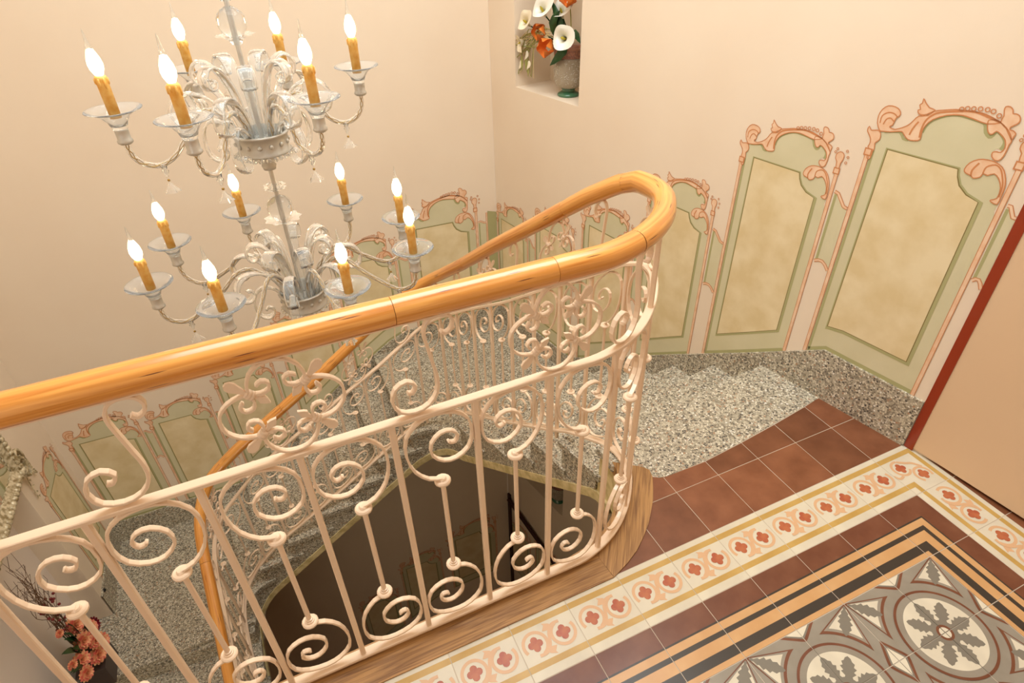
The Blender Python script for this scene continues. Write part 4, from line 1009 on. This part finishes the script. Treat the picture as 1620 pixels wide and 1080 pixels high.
for tr in range(2):
    pts = [(.012, .0 + .02 * tr, .03), (.012, .05 + .05 * tr, -.03 + .02 * tr), (.012, .03 + .10 * tr, -.12 + .02 * tr), (.012, .02 + .12 * tr, -.22 + .08 * tr)]
    P = crv(pts, 5); mb = MB(); mb.tube(P, .003, 'antique', 5); mb.obj('vine', ga)
    for i in range(1, len(P)):
        p = P[i]; s_ = 1 if i % 2 else -1; mb = MB()
        q = Vector(p); e = q + Vector((.006, s_ * .022, -.012)); md = (q + e) / 2
        mb.add([q[:], (md + Vector((.004, .004, .008))[:3] if False else (md.x + .004, md.y + .003, md.z + .008)), e[:], (md.x + .004, md.y - .003, md.z - .008), (md.x - .002, md.y, md.z)], [[0, 1, 2, 3], [0, 4, 1], [1, 4, 2], [2, 4, 3], [3, 4, 0]], 'antique'); mb.obj('leaf', ga)
kb = MB(); kb.lathe([(0, 0), (.012, .002), (.014, .012), (.008, .022), (0, .024)], 'black', 10, (0, 0, 0), True, (1, 0, 0)); k_ = kb.obj('wall_knob', None, (XL, 2.30, -1.80)); tag(k_, 'small black door stop knob on the wall just above the landing skirting', 'knob')

# ------------------------------------------------------------------ flower arrangement on the half landing
pt = empty('flower_pot', (-3.585, 1.83, HL)); tag(pt, 'dark square ceramic pot holding the dahlias on the half landing', 'pot')
mb = MB(); mb.prism([(-.07, -.10), (.07, -.10), (.07, .10), (-.07, .10)], 0, .17, 'pot'); mb.obj('body', pt)
mb = MB(); mb.prism([(-.078, -.108), (.078, -.108), (.078, .108), (-.078, .108)], .17, .19, 'pot'); mb.obj('rim', pt)
def dahlia_mesh(k, r):
    mb = MB()
    for ring in range(5):
        m = 14 - ring * 2; el = .15 + ring * .3; L = r * (1 - ring * .13)
        for i in range(m):
            a = 2 * PI * (i + ring * .5) / m; ca, sa = math.cos(a), math.sin(a); wd = L * .24
            pts = []
            for t, f in ((0, .4), (.55, 1), (.9, .6), (1, .1)):
                rr = L * t * math.cos(el); z = L * t * math.sin(el) + ring * r * .05
                for u in (-1, 1): pts.append((rr * ca - u * wd * f * sa, rr * sa + u * wd * f * ca, z + (.12 * wd * f)))
                pts.append((rr * ca, rr * sa, z - .1 * wd))
            fs = []
            for q in range(3): fs += [[q * 3, q * 3 + 2, q * 3 + 5, q * 3 + 3], [q * 3 + 2, q * 3 + 1, q * 3 + 4, q * 3 + 5]]
            mb.add(pts, fs, k, True)
    return mb.mesh('bloom')
DC, DK = dahlia_mesh('coral', .052), dahlia_mesh('crimson', .05)
fl_root = Vector((-3.585, 1.83, HL + .18))
def dahlia(pos, d, me, s, label):
    o = empty('dahlia', pos); tag(o, label, 'flower', 'dahlias in the dark pot'); orient(o, d)
    b = bpy.data.objects.new('bloom', me); COL.objects.link(b); b.parent = o; b.scale = (s,) * 3
    bpy.context.view_layer.update(); L = o.matrix_world.inverted() @ fl_root; stem(o, (0, 0, 0), L[:], 'leaf', .003)
for p, s, k, lb in (((-3.55, 1.82, -1.46), 1.15, 0, 'topmost coral dahlia of the pot arrangement'), ((-3.53, 1.88, -1.60), 1.0, 0, 'coral dahlia next to the crimson one'), ((-3.56, 1.97, -1.70), 1.1, 1, 'single crimson dahlia in the pot'),
                    ((-3.53, 1.75, -1.53), 1.1, 0, 'coral dahlia below the topmost bloom'), ((-3.52, 1.86, -1.73), 1.15, 0, 'coral dahlia nearest the pot rim'), ((-3.50, 1.79, -1.62), .9, 0, 'coral dahlia in the middle of the cluster'),
                    ((-3.52, 1.76, -1.71), 1.1, 0, 'large coral dahlia low in the cluster'), ((-3.54, 1.66, -1.57), 1.0, 0, 'coral dahlia low beside the green leaves'), ((-3.54, 1.58, -1.48), .6, 0, 'small pink dahlia bud by the leaves'),
                    ((-3.56, 1.70, -1.34), .5, 0, 'small pink dahlia under the berry twigs'), ((-3.53, 1.60, -1.62), .9, 0, 'lowest coral dahlia at the front of the pot')):
    dahlia(p, (.9, -.5 + random.uniform(-.2, .2), .45 + random.uniform(-.2, .2)), (DC, DK)[k], s, lb)
tw = empty('berry_twigs', fl_root[:]); tag(tw, 'bare curly twigs with dark red berries and green leaves above the dahlias', 'foliage')
for i in range(16):
    e = Vector((random.uniform(-.02, .03), random.uniform(-.16, .03), random.uniform(.7, 1.15))); P = [Vector((0, 0, 0))]
    for j in range(1, 7): t = j / 6; P.append(e * t + Vector((random.uniform(-.01, .02), random.uniform(-.05, .05), random.uniform(-.02, .02))) * (1 if j < 6 else .5))
    P = [Vector((max(p.x, -.10), p.y, p.z)) for p in P]
    mb = MB(); mb.tube(crv([p[:] for p in P], 3), [.003 - .0022 * k_ / 18 for k_ in range(19)], 'twig', 5); mb.obj('twig', tw)
    for j in (3, 4, 5):
        q = P[j]; mb = MB(); mb.tube([q[:], (q + Vector((.01, random.uniform(-.06, .06), .05)))[:], (q + Vector((.01, random.uniform(-.09, .09), .10)))[:]], .0012, 'twig', 4); mb.obj('twig', tw)
for i in range(30):
    p = Vector((random.uniform(-.01, .06), random.uniform(-.14, .02), random.uniform(.42, .66))); mb = MB()
    mb.lathe([(0, -.009), (.007, -.005), (.009, 0), (.007, .005), (0, .009)], 'berry', 7, p[:]); mb.obj('berry', tw)
for i in range(16):
    y = random.uniform(-.34, .12); z = random.uniform(.12, .48); p = Vector((.02, y * .4, z * .5)); q = Vector((.05, y, z)); leafblade(tw, [p[:], ((p + q) / 2 + Vector((.02, 0, .02)))[:], q[:]], .02, 'leaf')
